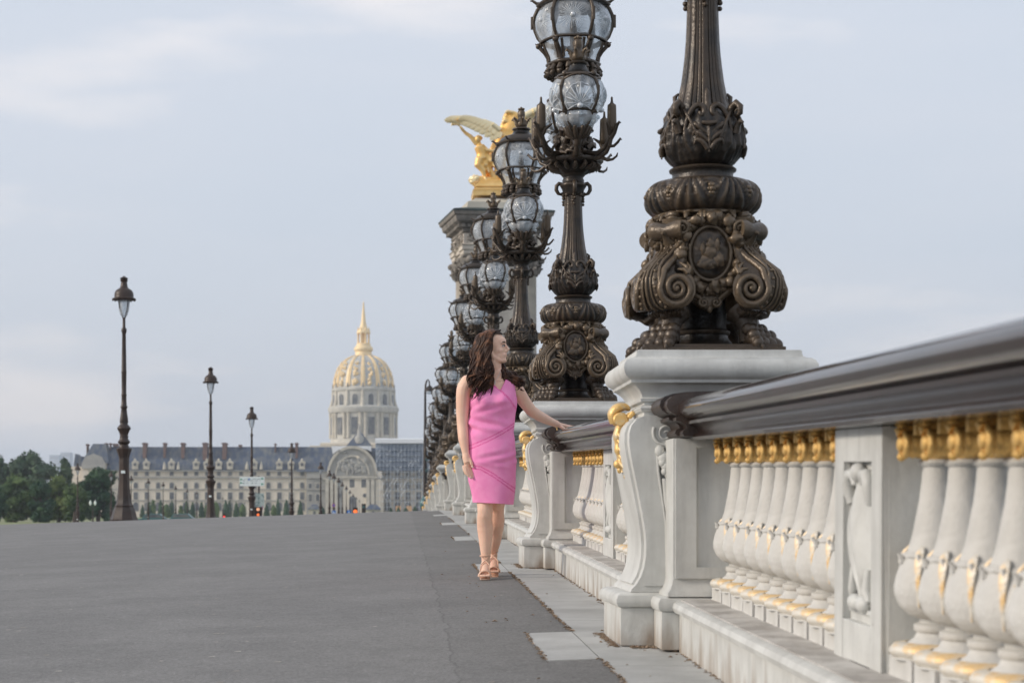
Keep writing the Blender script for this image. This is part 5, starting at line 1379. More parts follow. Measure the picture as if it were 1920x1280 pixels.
dr = dpart('drum', mb, mat('drum_stone', (.58, .56, .50), .9, var=(.46, .45, .41), vs=.35, vdet=8, obj='w'), smooth=30)
for a0, nn, r, z0, z1, w2, nm in ((0, 12, 60.7, 816, 784, 1.55, 'drum_window'), (0, 12, 57.2, 763, 741, 1.25, 'attic_window')):
    for j in range(nn):
        a = 2 * pi * (j + .5) / nn - pi / 2
        mb = MB(); R_ = r * k_
        poly = [(-w2, DZ(z0)), (w2, DZ(z0)), (w2, DZ(z1) - (w2 if nm[0] == 'a' else 0))] + ([(w2 * cos(pi * t / 6), DZ(z1) - w2 + w2 * sin(pi * t / 6)) for t in range(1, 6)] if nm[0] == 'a' else []) + [(-w2, DZ(z1) - (w2 if nm[0] == 'a' else 0))]
        mb.prism(poly, -.25, .15); fr = MB(); fr.merge(mb, lambda p: Vector((p.x * -sin(a) + (R_ - p.y) * cos(a), p.x * cos(a) + (R_ - p.y) * sin(a), p.z)))
        fr.build(nm, mat_win if False else WIND, dr, smooth=0)
for j in range(24):                  # coupled columns between the drum windows
    base = 2 * pi * (j // 2) / 12 - pi / 2; a = base + (-.075 if j % 2 else .075)
    mb = MB(); mb.lathe([(.95, DZ(822)), (.8, DZ(819)), (.75, DZ(782)), (1.0, DZ(777)), (1.1, DZ(776))], 10, (61.5 * k_ * cos(a), 61.5 * k_ * sin(a), 0)); mb.build('column', LIME2, dr)
for j in range(12):
    a = 2 * pi * j / 12 - pi / 2; c_, s_ = cos(a), sin(a)
    mb = MB(); mb.tube([(60 * k_ * c_, 60 * k_ * s_, DZ(766)), (59 * k_ * c_, 59 * k_ * s_, DZ(757)), (57 * k_ * c_, 57 * k_ * s_, DZ(748)), (57 * k_ * c_, 57 * k_ * s_, DZ(734))], [1.3, .9, .8, .8], 8); mb.build('buttress_scroll', LIME2, dr)
    mb = MB(); mb.lathe([(.5, 0), (.55, .5), (.3, 1.2), (.5, 1.8), (.1, 3.0)], 8, (57.5 * k_ * c_, 57.5 * k_ * s_, DZ(731))); mb.build('pot_finial', LIMEG, dr)
dp = prof([(55.0, 727), (54.6, 718), (53, 708), (50, 698), (45, 688), (38, 679), (29, 672), (20, 668), (16, 667)])
dd = []
for a, b in zip(dp, dp[1:]):
    for t in range(3): dd.append((a[0] + (b[0] - a[0]) * t / 3, a[1] + (b[1] - a[1]) * t / 3))
dd.append(dp[-1])
mb = MB(); mb.lathe(dd, 72); sh = dpart('dome_shell', mb, DOMEL, smooth=60)
for j in range(12):
    for off, wd in ((0, .075), ):
        a = 2 * pi * j / 12 - pi / 2
        mb = MB(); rows = []
        for r, z in dd: rows.append([((r + h) * cos(a + da * (1 if r > 6 else 1)), (r + h) * sin(a + da), z + (h * .4)) for da, h in ((-wd, -.1), (-wd, .35), (-wd * .35, .35), (-wd * .3, .6), (wd * .3, .6), (wd * .35, .35), (wd, .35), (wd, -.1))])
        mb.grid(rows); mb.build('gilded_rib', DOMEG, sh, smooth=0)
    a = 2 * pi * (j + .5) / 12 - pi / 2
    mb = MB()
    for q, (r, z) in enumerate([dd[3], dd[7], dd[10], dd[13]]):
        s = 1.5 - .22 * q
        for e_ in range(5): mb.ell(((r + .1) * cos(a) + R.uniform(-.8, .8) * s * -sin(a), (r + .1) * sin(a) + R.uniform(-.8, .8) * s * cos(a), z + R.uniform(-.8, .8) * s), (.55 * s, .55 * s, .75 * s), 7, 5, disp=.6, seed=q + j)
    mb.build('gilded_trophy', DOMEG, sh)
mb = MB()
mb.lathe(prof([(15.5, 668), (16, 662), (15, 660), (17.6, 657), (17.8, 652), (15.5, 650), (13.5, 648), (13.8, 645), (11, 644), (10.5, 643)]), 32)
mb.lathe(prof([(12.5, 625), (13, 622), (11, 619), (8, 616), (6, 610), (4.5, 604), (3.2, 590), (2, 578), (1.2, 571), (2.0, 569.5), (1.0, 568), (.4, 565)]), 24)
mb.lathe(prof([(4, 645), (4, 624)]), 12)
for j in range(8):
    a = 2 * pi * (j + .5) / 8; c_, s_ = cos(a) * 10.8 * k_, sin(a) * 10.8 * k_
    mb.lathe([(.62, DZ(645)), (.5, DZ(642)), (.5, DZ(628)), (.75, DZ(625)), (.75, DZ(622)), (.3, DZ(620)), (.45, DZ(618.5)), (.08, DZ(613))], 8, (c_, s_, 0))
dpart('lantern_and_spire', mb, DOMEG)
# dark pyramid roof of the smaller church in front
o = empty('church_roof', ((674 - 750) * 800 / F, 800, -.79)); tag(o, 'dark blue pyramid roof with small lantern just in front of the drum', 'church')
z = lambda py: CAMZ + (960 - py) * 800 / F + .79
mb = MB(); w2 = 24 * 800 / F
mb.add([(-w2, -w2, z(836)), (w2, -w2, z(836)), (w2, w2, z(836)), (-w2, w2, z(836)), (0, 0, z(806))], [(0, 1, 4), (1, 2, 4), (2, 3, 4), (3, 0, 4), (0, 3, 2, 1)]); mb.build('roof', SLATE, o, smooth=0)
mb = MB(); mb.box(-w2 * .95, w2 * .95, -w2 * .95, w2 * .95, 0, z(836) - .05); mb.build('wall', LIME, o, smooth=0)
mb = MB(); mb.lathe([(1.9, z(832)), (2.0, z(822)), (1.7, z(819)), (1.0, z(816)), (.8, z(808)), (.5, z(804)), (.15, z(795))], 14, (0, -w2 * .55, 0)); mb.build('lantern', LIMEG, o)

# ================================================================ PYLON AND GILDED GROUP
py_ = empty('stone_pylon', (4.35, 87.2, -.1), rz=radians(7.8)); tag(py_, 'tall stone pylon with dark cornice and corner columns, rising behind the lamps', 'pylon')
mb = MB(); Z = lambda p: CAMZ + (960 - p) * 86 / F + .1
mb.mould([(.25, -.9), (.25, 1.6), (.1, 1.7), (0, 1.9), (0, Z(500))], hx=1.40, hy=1.30); body = mb.build('shaft', PYL, py_, smooth=0)
mb = MB()
mb.mould([(0, Z(480)), (.10, Z(478)), (.10, Z(472)), (.18, Z(471)), (.18, Z(464)), (.24, Z(462)), (.12, Z(460)), (.12, Z(440))], hx=1.52, hy=1.40)
for sx in (-1, 1):
    for sy in (-1, 1):
        mb.mould([(0, Z(481)), (.06, Z(478)), (.06, Z(472)), (.12, Z(471)), (.12, Z(464)), (.18, Z(462)), (.05, Z(460)), (.05, Z(441))], cx=sx * 1.30, cy=sy * 1.19, hx=.40, hy=.40)
mb.build('entablature', PYL, py_, smooth=0)
mb = MB()
mb.mould([(.10, Z(441)), (.22, Z(438)), (.22, Z(432)), (.34, Z(430)), (.34, Z(425)), (.56, Z(419)), (.60, Z(413)), (.60, Z(410)), (.68, Z(408)), (.72, Z(402))], hx=1.56, hy=1.42)
for q in range(15):
    x = -1.8 + q * 3.6 / 14; mb.box(x - .07, x + .07, -1.86, -1.7, Z(430), Z(424))
    mb.box(-2.0, -1.86, x * .93 - .07, x * .93 + .07, Z(430), Z(424))
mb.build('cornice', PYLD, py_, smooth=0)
mb = MB(); mb.mould([(.73, Z(402)), (.74, Z(399)), (.70, Z(398)), (.1, Z(392))], hx=1.56, hy=1.42); mb.build('copper_flashing', COPPER, py_, smooth=0)
mb = MB(); mb.mould([(-.05, Z(393)), (-.10, Z(380)), (-.45, Z(374)), (-.5, Z(371))], hx=1.62, hy=1.5); mb.build('attic_block', LIME2, py_, smooth=0)
for sx in (-1, 1):
    for sy in (-1, 1):
        mb = MB(); mb.lathe([(.48, 1.9), (.50, 2.0), (.42, 2.1), (.40, 2.2), (.37, Z(519)), (.40, Z(518))], 20, (sx * 1.27, sy * 1.16, 0)); mb.build('column', PYL, py_)
        mb = MB(); c_ = Vector((sx * 1.27, sy * 1.16, 0))
        mb.lathe([(.38, Z(518)), (.44, Z(514)), (.42, Z(500)), (.55, Z(486)), (.50, Z(483))], 24, c_, rf=lambda th, r, z: r * (1 + .10 * cos(8 * th)))
        for q in range(8):
            a = q * pi / 4 + pi / 8
            mb.tube([c_ + Vector((.42 * cos(a), .42 * sin(a), Z(512))), c_ + Vector((.55 * cos(a), .55 * sin(a), Z(503))), c_ + Vector((.66 * cos(a), .66 * sin(a), Z(505)))], [.12, .10, .05], 7)
            if q % 2: mb.ell(c_ + Vector((.60 * cos(a), .60 * sin(a), Z(489))), (.16, .16, .15), 9, 7)
            mb.ell(c_ + Vector((.50 * cos(a + .2), .50 * sin(a + .2), Z(496))), (.13, .13, .14), 7, 5, disp=.6, seed=q)
        mb.box(c_.x - .5, c_.x + .5, c_.y - .5, c_.y + .5, Z(484), Z(481))
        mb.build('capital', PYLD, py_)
for s, ax in ((-1, 'y'), (-1, 'x')):     # frieze carving
    mb = MB(); rr = random.Random(5)
    for k in range(46):
        t = rr.uniform(-1.6, 1.6); zz = rr.uniform(Z(458), Z(443)); r = rr.uniform(.07, .15)
        c_ = (t, -1.55, zz) if ax == 'y' else (-1.67, t * .9, zz)
        mb.ell(c_, (r * 1.3, r * 1.3, r), 7, 5, disp=.7, seed=k)
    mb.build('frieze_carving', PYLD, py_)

# gilded winged horse and rider figure, laid out in the plane of the pylon and given real depth
ST = empty('gilded_statue', (4.35, 87.2, CAMZ + (960 - 372) * 87 / F)); tag(ST, 'gilded winged horse with a figure on a moulded gold plinth on top of the pylon', 'statue')
k2 = 87 / F
def sp_(px, py, y=0): return Vector(((px - 750) * k2 - 4.35, y, (372 - py) * k2))
mb = MB(); xc2 = sp_(932, 0).x
mb.mould([(0, 0), (0, .22), (.02, .24), (-.10, .30), (-.12, .38), (-.06, .42), (-.10, .48), (-.22, .60), (-.40, .74), (-.6, .80)], cx=xc2 + .1, cy=0, hx=1.22, hy=1.1); mb.build('gold_plinth', mat('gold_plinth', (.84, .58, .24), .45, .4, var=(.74, .48, .17), vs=2), ST, smooth=20)
mb = MB()
# rocky mound and horse body (rearing, chest to the right)
for p, r in (((925, 345, 0), (.9, .7, .32)), ((905, 343, -.3), (.5, .4, .25)), ((948, 342, .1), (.7, .6, .3))): mb.ell(sp_(*p), r, 14, 10, disp=.6, seed=p[0])
mb.tube([sp_(930, 298, .1), sp_(934, 284, .1), sp_(941, 270, .05), sp_(950, 256, 0), sp_(957, 247, 0)], [.30, .42, .44, .46, .36], 16)      # trunk
mb.tube([sp_(953, 252, 0), sp_(958, 238, 0), sp_(962, 226, 0), sp_(966, 214, 0)], [.40, .34, .25, .17], 14)     # neck
mb.tube([sp_(964, 213, 0), sp_(970, 217, -.02), sp_(977, 226, -.04), sp_(979, 231, -.05)], [.17, .17, .11, .08], 12)   # head
for y in (-.08, .10): mb.tube([sp_(964, 211, y), sp_(964, 204.5, y)], [.05, .015], 7)
for i in range(22):                 # mane
    t = i / 21; p = sp_(961 - 12 * t, 209 + 38 * t, R.uniform(-.15, .15))
    mb.tube([p, p + Vector((-.16 - .1 * R.random(), R.uniform(-.1, .1), .06)), p + Vector((-.30 - .12 * R.random(), R.uniform(-.15, .15), -.10))], [.10, .09, .03], 6)
for y, pts in ((-.28, [(958, 256), (972, 262), (982, 258), (984, 270), (983, 278)]), (.25, [(960, 250), (975, 250), (984, 243), (988, 252), (988, 258)])):
    mb.tube([sp_(a, b, y) for a, b in pts], [.20, .16, .11, .08, .10], 10)   # fore legs
for y, pts in ((-.30, [(932, 292), (930, 306), (934, 318), (927, 330), (929, 342)]), (.30, [(936, 292), (940, 308), (946, 318), (940, 330), (943, 342)])):
    mb.tube([sp_(a, b, y) for a, b in pts], [.36, .26, .16, .10, .12], 12)   # hind legs
mb.tube([sp_(925, 296, 0), sp_(917, 304, 0), sp_(915, 318, .1), sp_(920, 332, .1)], [.10, .14, .16, .06], 9)      # tail
hb = mb
def organic(mb, name, m, parent, vox, sm=3, loc=None):
    o = mb.build(name, m, None, smooth=0, rec=False)
    md = o.modifiers.new('r', 'REMESH'); md.mode = 'VOXEL'; md.voxel_size = vox
    ms = o.modifiers.new('s', 'SMOOTH'); ms.iterations = sm + 1; ms.factor = .5
    dg = bpy.context.evaluated_depsgraph_get(); me = bpy.data.meshes.new_from_object(o.evaluated_get(dg))
    old = o.data; o.modifiers.clear(); o.data = me; bpy.data.meshes.remove(old)
    me.name = name
    me.materials.clear(); me.materials.append(m)
    me.polygons.foreach_set('use_smooth', [True] * len(me.polygons)); me.update()
    if parent: reg(o, parent)
    return o
organic(hb, 'horse', STATG, ST, .05, 1)
mb = MB()      # figure leading the horse, one arm raised with a trumpet
mb.tube([sp_(898, 276, -.4), sp_(902, 290, -.4), sp_(903, 300, -.4)], [.24, .22, .27], 12)
mb.tube([sp_(898, 276, -.4), sp_(897, 268, -.4)], [.13, .10], 9); mb.ell(sp_(895.5, 263, -.42), (.15, .16, .19), 12, 9)
mb.ell(sp_(898, 261, -.36), (.16, .16, .15), 10, 8, disp=.5)
mb.tube([sp_(893, 272, -.4), sp_(882, 258, -.45), sp_(873, 252, -.45), sp_(866, 245, -.5), sp_(862, 239, -.5)], [.11, .10, .085, .07, .06], 9)
mb.tube([sp_(903, 274, -.4), sp_(912, 284, -.5), sp_(922, 286, -.5), sp_(928, 281, -.4)], [.11, .10, .08, .06], 9)
mb.tube([sp_(899, 300, -.45), sp_(896, 312, -.5), sp_(905, 322, -.5), sp_(908, 334, -.5), (sp_(911, 340, -.6))], [.22, .19, .13, .08, .07], 10)
mb.tube([sp_(906, 300, -.3), sp_(912, 314, -.3), sp_(920, 324, -.3), sp_(926, 336, -.3)], [.22, .20, .16, .10], 10)
for i in range(12):                 # blown drapery
    a, b = R.uniform(896, 912), R.uniform(280, 305)
    mb.tube([sp_(a, b, -.35), sp_(a + R.uniform(4, 10), b + 14, R.uniform(-.6, -.1)), sp_(a + R.uniform(10, 20), b + R.uniform(22, 38), R.uniform(-.6, 0))], [.12, .12, .04], 7)
organic(mb, 'figure', STATG, ST, .04, 1)
mb = MB(); mb.tube([sp_(862, 239, -.5), sp_(856, 237, -.55), sp_(846, 236, -.6)], [.03, .03, .08], 8); mb.build('trumpet', STATG, ST)
mb = MB()
for i in range(7): mb.ell(sp_(889 + R.uniform(-5, 5), 340 + R.uniform(-6, 6), -.6), .16, 8, 6, disp=.7, seed=i)
mb.build('mask', STATG, ST)
for s, y0 in ((-1, -.35), (1, .30)):  # wings: overlapping feather blades
    mb = MB()
    for row in range(3):
        nf = 16
        for i in range(nf):
            t = i / (nf - 1)
            if s < 0:
                tx = 832 + 8 * t + 78 * t * t + row * 13 * (1 - t * .4); ty = 236 - 2 * sin(pi * t * .9) * 2 + 32 * t ** 2.6 - row * 2
                lead = [(936, 246), (922, 236), (906, 231), (890, 229.5), (870, 229.5), (850, 231)]
            else:
                tx = 1040 - 6 * t - 45 * t * t - row * 9 * (1 - t * .4); ty = 206 + 60 * t ** 1.6 + row * 3
                lead = [(958, 240), (970, 226), (984, 214), (1000, 205), (1016, 200), (1030, 199)]
            u = (1 - t) * (len(lead) - 1) * (.92 if row == 0 else .75); iu = min(int(u), len(lead) - 2); fu = u - iu
            rx_ = lead[iu][0] * (1 - fu) + lead[iu + 1][0] * fu; ry_ = lead[iu][1] * (1 - fu) + lead[iu + 1][1] * fu
            A_ = sp_(rx_, ry_ + 2, y0 + s * .10 * u); B_ = sp_(tx, ty, y0 + s * (.35 + .16 * u) - row * .05 * s)
            M_ = A_.lerp(B_, .5) + Vector((0, 0, .06))
            mb.tube([A_, M_, A_.lerp(B_, .85), B_], [.14, .17, .12, .03], 7, flat=.28, up=(0, 1, 0))
    for a, b in zip(lead, lead[1:]): mb.tube([sp_(a[0], a[1], y0), sp_(b[0], b[1], y0 + s * .1)], .15, 8)
    mb.build('wing', STATG, ST)

# ================================================================ WOMAN
WD = 13.62
W0 = Vector(((912 - 750) * WD / F, WD, gz(.6, WD)))
wo_ = empty('person', W0); tag(wo_, 'person with long wavy brown hair in a sleeveless pink dress, one hand on the handrail', 'person')
def wp(px, py, dy=0.0):             # picture point at depth WD+dy, local to the figure
    D = WD + dy; return at(px, py, D) - W0
mb = MB()
# torso (kept inside the dress)
TOR = [(945, 925, 33.2, .142), (920, 924.5, 38.2, .142), (900, 922.5, 42.5, .138), (880, 921.5, 44, .130), (862, 921.5, 44.5, .128), (845, 921, 43.5, .120), (825, 920.5, 42, .108), (800, 920.5, 40.5, .100), (785, 922, 40.5, .102),
       (770, 924, 41.5, .110), (755, 925, 42.5, .118), (742, 925, 42, .112), (728, 924, 42.5, .098), (717, 923, 43, .082), (709, 924, 36, .066), (703, 926, 22, .056), (697, 927, 15.5, .052)]
def tor(py):
    for (a, b) in zip(TOR, TOR[1:]):
        if py >= b[0]:
            t = (a[0] - py) / (a[0] - b[0]); t = max(0, t); return [a[i] * (1 - t) + b[i] * t for i in (1, 2, 3)]
    return list(TOR[-1][1:])
def tpt(py, th, grow=0.0):
    c, hw, dp = tor(py); hw = hw * WD / F + grow; dp = dp + grow
    ct, st_ = cos(th), sin(th)
    x = hw * abs(ct) ** .92 * (1 if ct > 0 else -1); y = dp * abs(st_) ** .92 * (1 if st_ > 0 else -1)
    # bust and seat
    if st_ < 0: 
        for bx in (-.075, .072): y -= .030 * exp(-((py - 752) / 13) ** 2) * exp(-((x - bx) / .055) ** 2)
        y -= .012 * exp(-((py - 850) / 25) ** 2) * (abs(st_))
    else: y += .03 * exp(-((py - 872) / 26) ** 2) * abs(st_)
    p = wp(c, py); return Vector((p.x + x, y, p.z))
rows = []
for i in range(60):
    py = 940 - (940 - 697) * i / 59
    rows.append([tpt(py, 2 * pi * j / 40, -.007) for j in range(40)])
mb.grid(rows, cu=True); b = len(mb.v) - 2400
mb.f.append(tuple(b + j for j in range(40))[::-1]); mb.m.append(0); mb.f.append(tuple(b + 59 * 40 + j for j in range(40))); mb.m.append(0)
# neck
H0 = wp(925.5, 652, .01)            # centre of the skull
mb.tube([wp(927, 706, .01), wp(928, 697, .01), wp(927.5, 687, .0), wp(926, 674, .0)], [.062, .051, .048, .052], 16)
mb.tube([wp(906, 711, 0), wp(920, 703, .0), wp(936, 702, .0), wp(950, 708, 0)], [.045, .05, .05, .04], 12)
mb.tube([wp(914, 713, -.062), wp(926, 714, -.07), wp(940, 712, -.062)], .012, 8)
# shoulders and arms
mb.ell(wp(876, 718, .0), (.052, .056, .058), 14, 10); mb.ell(wp(963, 716, .01), (.046, .052, .052), 14, 10)
def limb(pts, rads, n=14):
    P = [Vector(p) for p in pts]; Q, q_ = [], []
    for i in range(len(P) - 1):
        p0, p1, p2, p3 = P[max(i - 1, 0)], P[i], P[i + 1], P[min(i + 2, len(P) - 1)]
        for k in range(4):
            t = k / 4; Q.append(.5 * ((2 * p1) + (p2 - p0) * t + (2 * p0 - 5 * p1 + 4 * p2 - p3) * t * t + (3 * p1 - p0 - 3 * p2 + p3) * t ** 3)); q_.append(rads[i] * (1 - t) + rads[i + 1] * t)
    Q.append(P[-1]); q_.append(rads[-1]); mb.tube(Q, q_, n)
limb([wp(878, 718, 0), wp(870, 730, -.01), wp(868, 755, -.01), wp(867, 782, -.01), wp(867.5, 800, -.02), wp(869, 822, -.05), wp(872, 842, -.07), (wp(873.5, 852, -.075))], [.055, .054, .050, .043, .040, .038, .028, .025])
HL = wp(880.5, 866, -.085)
limb([wp(873.5, 850, -.075), wp(874.5, 858, -.08), wp(877, 868, -.09)], [.026, .030, .026])
mb.ell(wp(876.5, 864, -.085), (.030, .022, .040), 12, 9)
for (a, b, c_, d, y, r) in (((869, 872), (870, 881), (873, 888), (876.5, 891), -.10, .0088), ((872.5, 874), (874, 883), (877.5, 891), (881.5, 895), -.105, .009), ((876.5, 875), (879, 884), (882, 892), (884.5, 897), -.10, .0092), ((880, 873), (883, 881), (885.5, 888), (887, 894), -.09, .009)):
    mb.tube([wp(*a, y + .01), wp(*b, y), wp(*c_, y - .004), wp(*d, y)], [r * 1.15, r, r * .95, r * .8], 9)
mb.tube([wp(879, 858, -.09), wp(882.5, 864, -.105), wp(884.5, 870, -.11), wp(886, 876, -.108)], [.013, .0115, .0105, .0085], 9)   # thumb
# the arm reaching to the rail
limb([wp(958, 718, .0), wp(967, 728, .02), wp(980, 748, .08), wp(994, 767, .14), wp(1004, 775, .18), wp(1020, 784, .26), wp(1036, 791.5, .33), wp(1046, 795.5, .37)], [.054, .052, .047, .042, .040, .036, .028, .024])
mb.tube([wp(1044, 795, .36), wp(1052, 797.5, .40), wp(1060, 799.5, .42), wp(1066, 801, .44)], [.024, .026, .026, .020], 14, flat=.72, up=(0, 0, 1))
for pts, y, r in (([(1064, 798.5), (1072, 799.5), (1080, 799.5), (1090, 798)], .52, .0090), ([(1064, 800), (1073, 801), (1081, 801), (1089, 800)], .47, .0092), ([(1064, 801.5), (1071, 803), (1078, 803.5), (1085, 803)], .42, .0090), ([(1060, 802.5), (1065, 805.5), (1070, 807), (1075, 808)], .37, .0082)):
    mb.tube([wp(pts[0][0], pts[0][1], .44), wp(*pts[1], (y + .44) / 2 + .01), wp(*pts[2], y + .01), wp(*pts[3], y)], [r * 1.25, r * 1.05, r, r * .8], 9)
mb.tube([wp(1050, 799, .37), wp(1057, 803, .34), wp(1063, 805.5, .32), wp(1068, 806, .315)], [.014, .012, .0105, .008], 9)          # thumb
# legs
def leg(hip, knee, ankle, s):
    limb([wp(*hip), wp((hip[0] + knee[0]) / 2, (hip[1] + knee[1]) / 2, (hip[2] + knee[2]) / 2), wp(knee[0], knee[1] - 12, knee[2]), wp(*knee), wp(knee[0] + .8 * s, knee[1] + 14, knee[2] + .02), wp(knee[0] * .75 + ankle[0] * .25, knee[1] * .68 + ankle[1] * .32, knee[2] * .7 + ankle[2] * .3 + .025),
          wp(knee[0] * .45 + ankle[0] * .55, knee[1] * .38 + ankle[1] * .62, knee[2] * .4 + ankle[2] * .6 + .012), wp(ankle[0], ankle[1] - 14, ankle[2]), wp(*ankle)], [.080, .066, .056, .054, .055, .058, .044, .033, .030], 16)
leg((909, 895, 0), (909.5, 962, -.06), (911, 1056, -.03), -1)
leg((934, 895, 0), (931, 964, .09), (925, 1046, .33), 1)
mb.ell(wp(909, 964, -.098), (.028, .016, .030), 10, 8)
def foot(an, to, heelz):
    A_, T_ = wp(*an), wp(*to); d = (T_ - A_); 
    mb.tube([A_ + Vector((0, .02, .005)), A_.lerp(T_, .25) + Vector((0, 0, .010)), A_.lerp(T_, .55) + Vector((0, 0, .006)), A_.lerp(T_, .85) + Vector((0, 0, -.002))], [.031, .032, .036, .034], 14, flat=.75, up=(0, 0, 1))
    mb.ell(A_ + Vector((0, .045, -.012)), (.026, .032, .028), 10, 8)
    for k in range(5):
        x = -.030 + .0145 * k; l = (.045, .052, .055, .052, .050)[k]; r = (.0082, .0086, .009, .0095, .0125)[k] if to[0] < 920 else (.0125, .0095, .009, .0086, .0082)[k]
        mb.tube([T_ + Vector((x, .03, -.004)), T_ + Vector((x * 1.05, .0, .0)), T_ + Vector((x * 1.08, -l * .5, -.006))], [r, r, r * .85], 8)
FA, FB = (910.5, 1057, -.03), (929, 1051, .22)
foot((910, 1058, -.04), (909, 1078, -.165), 0); foot((924.5, 1049, .32), (926, 1070, .18), 0)
# head, in its own frame: f = facing, s = her left, u = up
ang = radians(-20); f = Vector((cos(ang), sin(ang), 0)); sdn = Vector((-sin(ang), cos(ang), 0)); u = Vector((0, 0, 1))
f = (f + u * .0).normalized()
def hp(a, b, c): return H0 + f * a + sdn * b + u * c
RM = Matrix((f, sdn, u)).transposed()
mb.ell(hp(-.012, 0, .030), (.094, .074, .094), 20, 14, RM)
mb.ell(hp(.030, 0, -.012), (.060, .058, .082), 18, 12, RM)
mb.ell(hp(.038, 0, -.055), (.052, .052, .053), 16, 12, RM)
mb.ell(hp(.074, 0, -.091), (.022, .025, .020), 12, 9, RM)
mb.ell(hp(.052, 0, .045), (.040, .052, .036), 14, 10, RM)
for s in (-1, 1):
    mb.tube([hp(-.005, s * .052, -.035), hp(.012, s * .050, -.068), hp(.054, s * .030, -.092), hp(.074, 0, -.097)], [.020, .019, .018, .014], 9)
    mb.ell(hp(.058, s * .032, -.022), (.024, .024, .024), 12, 9, RM)
    mb.ell(hp(.073, s * .030, .030), (.014, .022, .008), 10, 7, RM)
    mb.ell(hp(.096, s * .0105, -.026), (.009, .007, .0065), 8, 6, RM)
    mb.tube([hp(-.012, s * .074, .016), hp(-.020, s * .081, .008), hp(-.018, s * .080, -.010), hp(-.008, s * .075, -.018)], [.006, .007, .006, .005], 7)
mb.tube([hp(.082, 0, .028), hp(.094, 0, .008), hp(.107, 0, -.010), hp(.112, 0, -.020)], [.009, .0085, .010, .0095], 10)
mb.tube([hp(.100, 0, -.026), hp(.088, 0, -.038)], [.008, .009], 8)
mb.ell(hp(.083, 0, -.051), (.015, .026, .019), 12, 8, RM)
mb.ell(hp(.078, 0, -.072), (.014, .022, .012), 12, 8, RM)
body = organic(mb, 'body', SKIN, wo_, .0042, 4)
# eyes, brows, lips
for s in (-1, 1):
    m = MB(); m.ell(hp(.082, s * .031, .009), (.010, .0130, .0070), 12, 9, RM); m.build('eye', EYEW, wo_)
    m = MB(); m.ell(hp(.0895, s * .031, .0095), (.0050, .0075, .0068), 10, 8, RM)
    m.tube([hp(.087, s * .019, .0105), hp(.0925, s * .028, .0165), hp(.088, s * .040, .015), hp(.078, s * .048, .011)], [.0012, .0024, .0026, .0012], 6); m.build('iris_and_lash', DARK, wo_)
    m = MB(); m.tube([hp(.091, s * .014, .032), hp(.089, s * .028, .038), hp(.081, s * .042, .036), hp(.071, s * .050, .029)], [.0022, .0036, .003, .0012], 6); m.build('eyebrow', HAIR, wo_)
m = MB()
m.tube([hp(.078, -.024, -.052), hp(.091, -.010, -.0485), hp(.094, 0, -.0500), hp(.091, .010, -.0485), hp(.078, .024, -.052)], [.002, .0042, .0045, .0042, .002], 8)
m.tube([hp(.078, -.022, -.0535), hp(.089, -.009, -.0590), hp(.0915, 0, -.0600), hp(.089, .009, -.0590), hp(.078, .022, -.0535)], [.002, .0048, .0055, .0048, .002], 8)
m.build('lips', LIP, wo_)
# nails
m = MB()
for px, py, dy in ((876.8, 891.5, -.108), (881.8, 895.5, -.113), (884.8, 897, -.108), (887.2, 894, -.098)): m.ell(wp(px, py - 1, dy), (.0055, .004, .008), 8, 6)
m.ell(wp(886, 875, -.117), (.007, .004, .009), 8, 6)
m.ell(wp(1089.5, 797.4, .515), (.010, .0065, .004), 8, 6)
m.build('nails', NAIL, wo_)
# ---- dress
def infold(py, th):
    v = 0
    v += .0045 * sin(py * .16 + 2.2 * th) * exp(-((py - 805) / 30) ** 2)
    v += .009 * sin((py - 790) * .30 - 3.4 * th) * exp(-((py - 797) / 15) ** 2) * max(0, cos(th + 2.2))
    v += .006 * sin((py - 860) * .34 + 4 * th) * exp(-((py - 858) / 12) ** 2) * max(0, cos(th + .9))
    v += .005 * sin((py - 745) * .30 + 5 * th) * exp(-((py - 766) / 12) ** 2) * max(0, cos(th + 2.0))
    v += .006 * sin(4 * th + py * .02 + .6) * max(0, (py - 865) / 80)
    v += .005 * exp(-((py - 872 - 9 * cos(th)) / 5) ** 2) * max(0, -sin(th))
    v += .002 * noise.noise(Vector((cos(th) * 2, sin(th) * 2, py * .05)))
    return v
def seg_d(x, y, pl):
    best = 1e9
    for (ax, ay), (bx, by) in zip(pl, pl[1:]):
        t = max(0, min(1, ((x - ax) * (bx - ax) + (y - ay) * (by - ay)) / ((bx - ax) ** 2 + (by - ay) ** 2)))
        best = min(best, hypot(x - ax - t * (bx - ax), y - ay - t * (by - ay)))
    return best
TR = [([(905, 705), (920, 719), (937, 732), (952, 746), (968, 768)], 2.0), ([(951, 704), (945, 714), (937, 732)], 2.0),
      ([(872, 839), (890, 832), (915, 821), (940, 808), (968, 790)], 1.4), ([(872, 845), (890, 838.5), (915, 827.5), (940, 814), (968, 796)], 1.4),
      ([(878, 871.5), (900, 874.5), (920, 885), (940, 899), (968, 918)], 1.4), ([(878, 877), (900, 880), (920, 891), (940, 905), (966, 924)], 1.4)]
NR, NC = 330, 200
P_ = []; PXY = []
for i in range(NR):
    t = i / (NR - 1); row, rp = [], []
    for j in range(NC):
        th = 2 * pi * j / NC
        hem = 943.5 + 2.0 * cos(th)
        py = hem - (hem - 703) * t
        p = tpt(py, th, .006 + infold(py, th) * (1 if py > 740 else .3))
        if py > 900:
            k = (py - 900) / 45; c0 = wp(tor(py)[0], py); p.x += (p.x - c0.x) * .04 * k
        row.append(p)
        D = p.y + W0.y; rp.append(((p.x + W0.x) * F / D + 750, 960 - (p.z + W0.z - CAMZ) * F / D))
    P_.append(row); PXY.append(rp)
mb = MB(); idx = {}
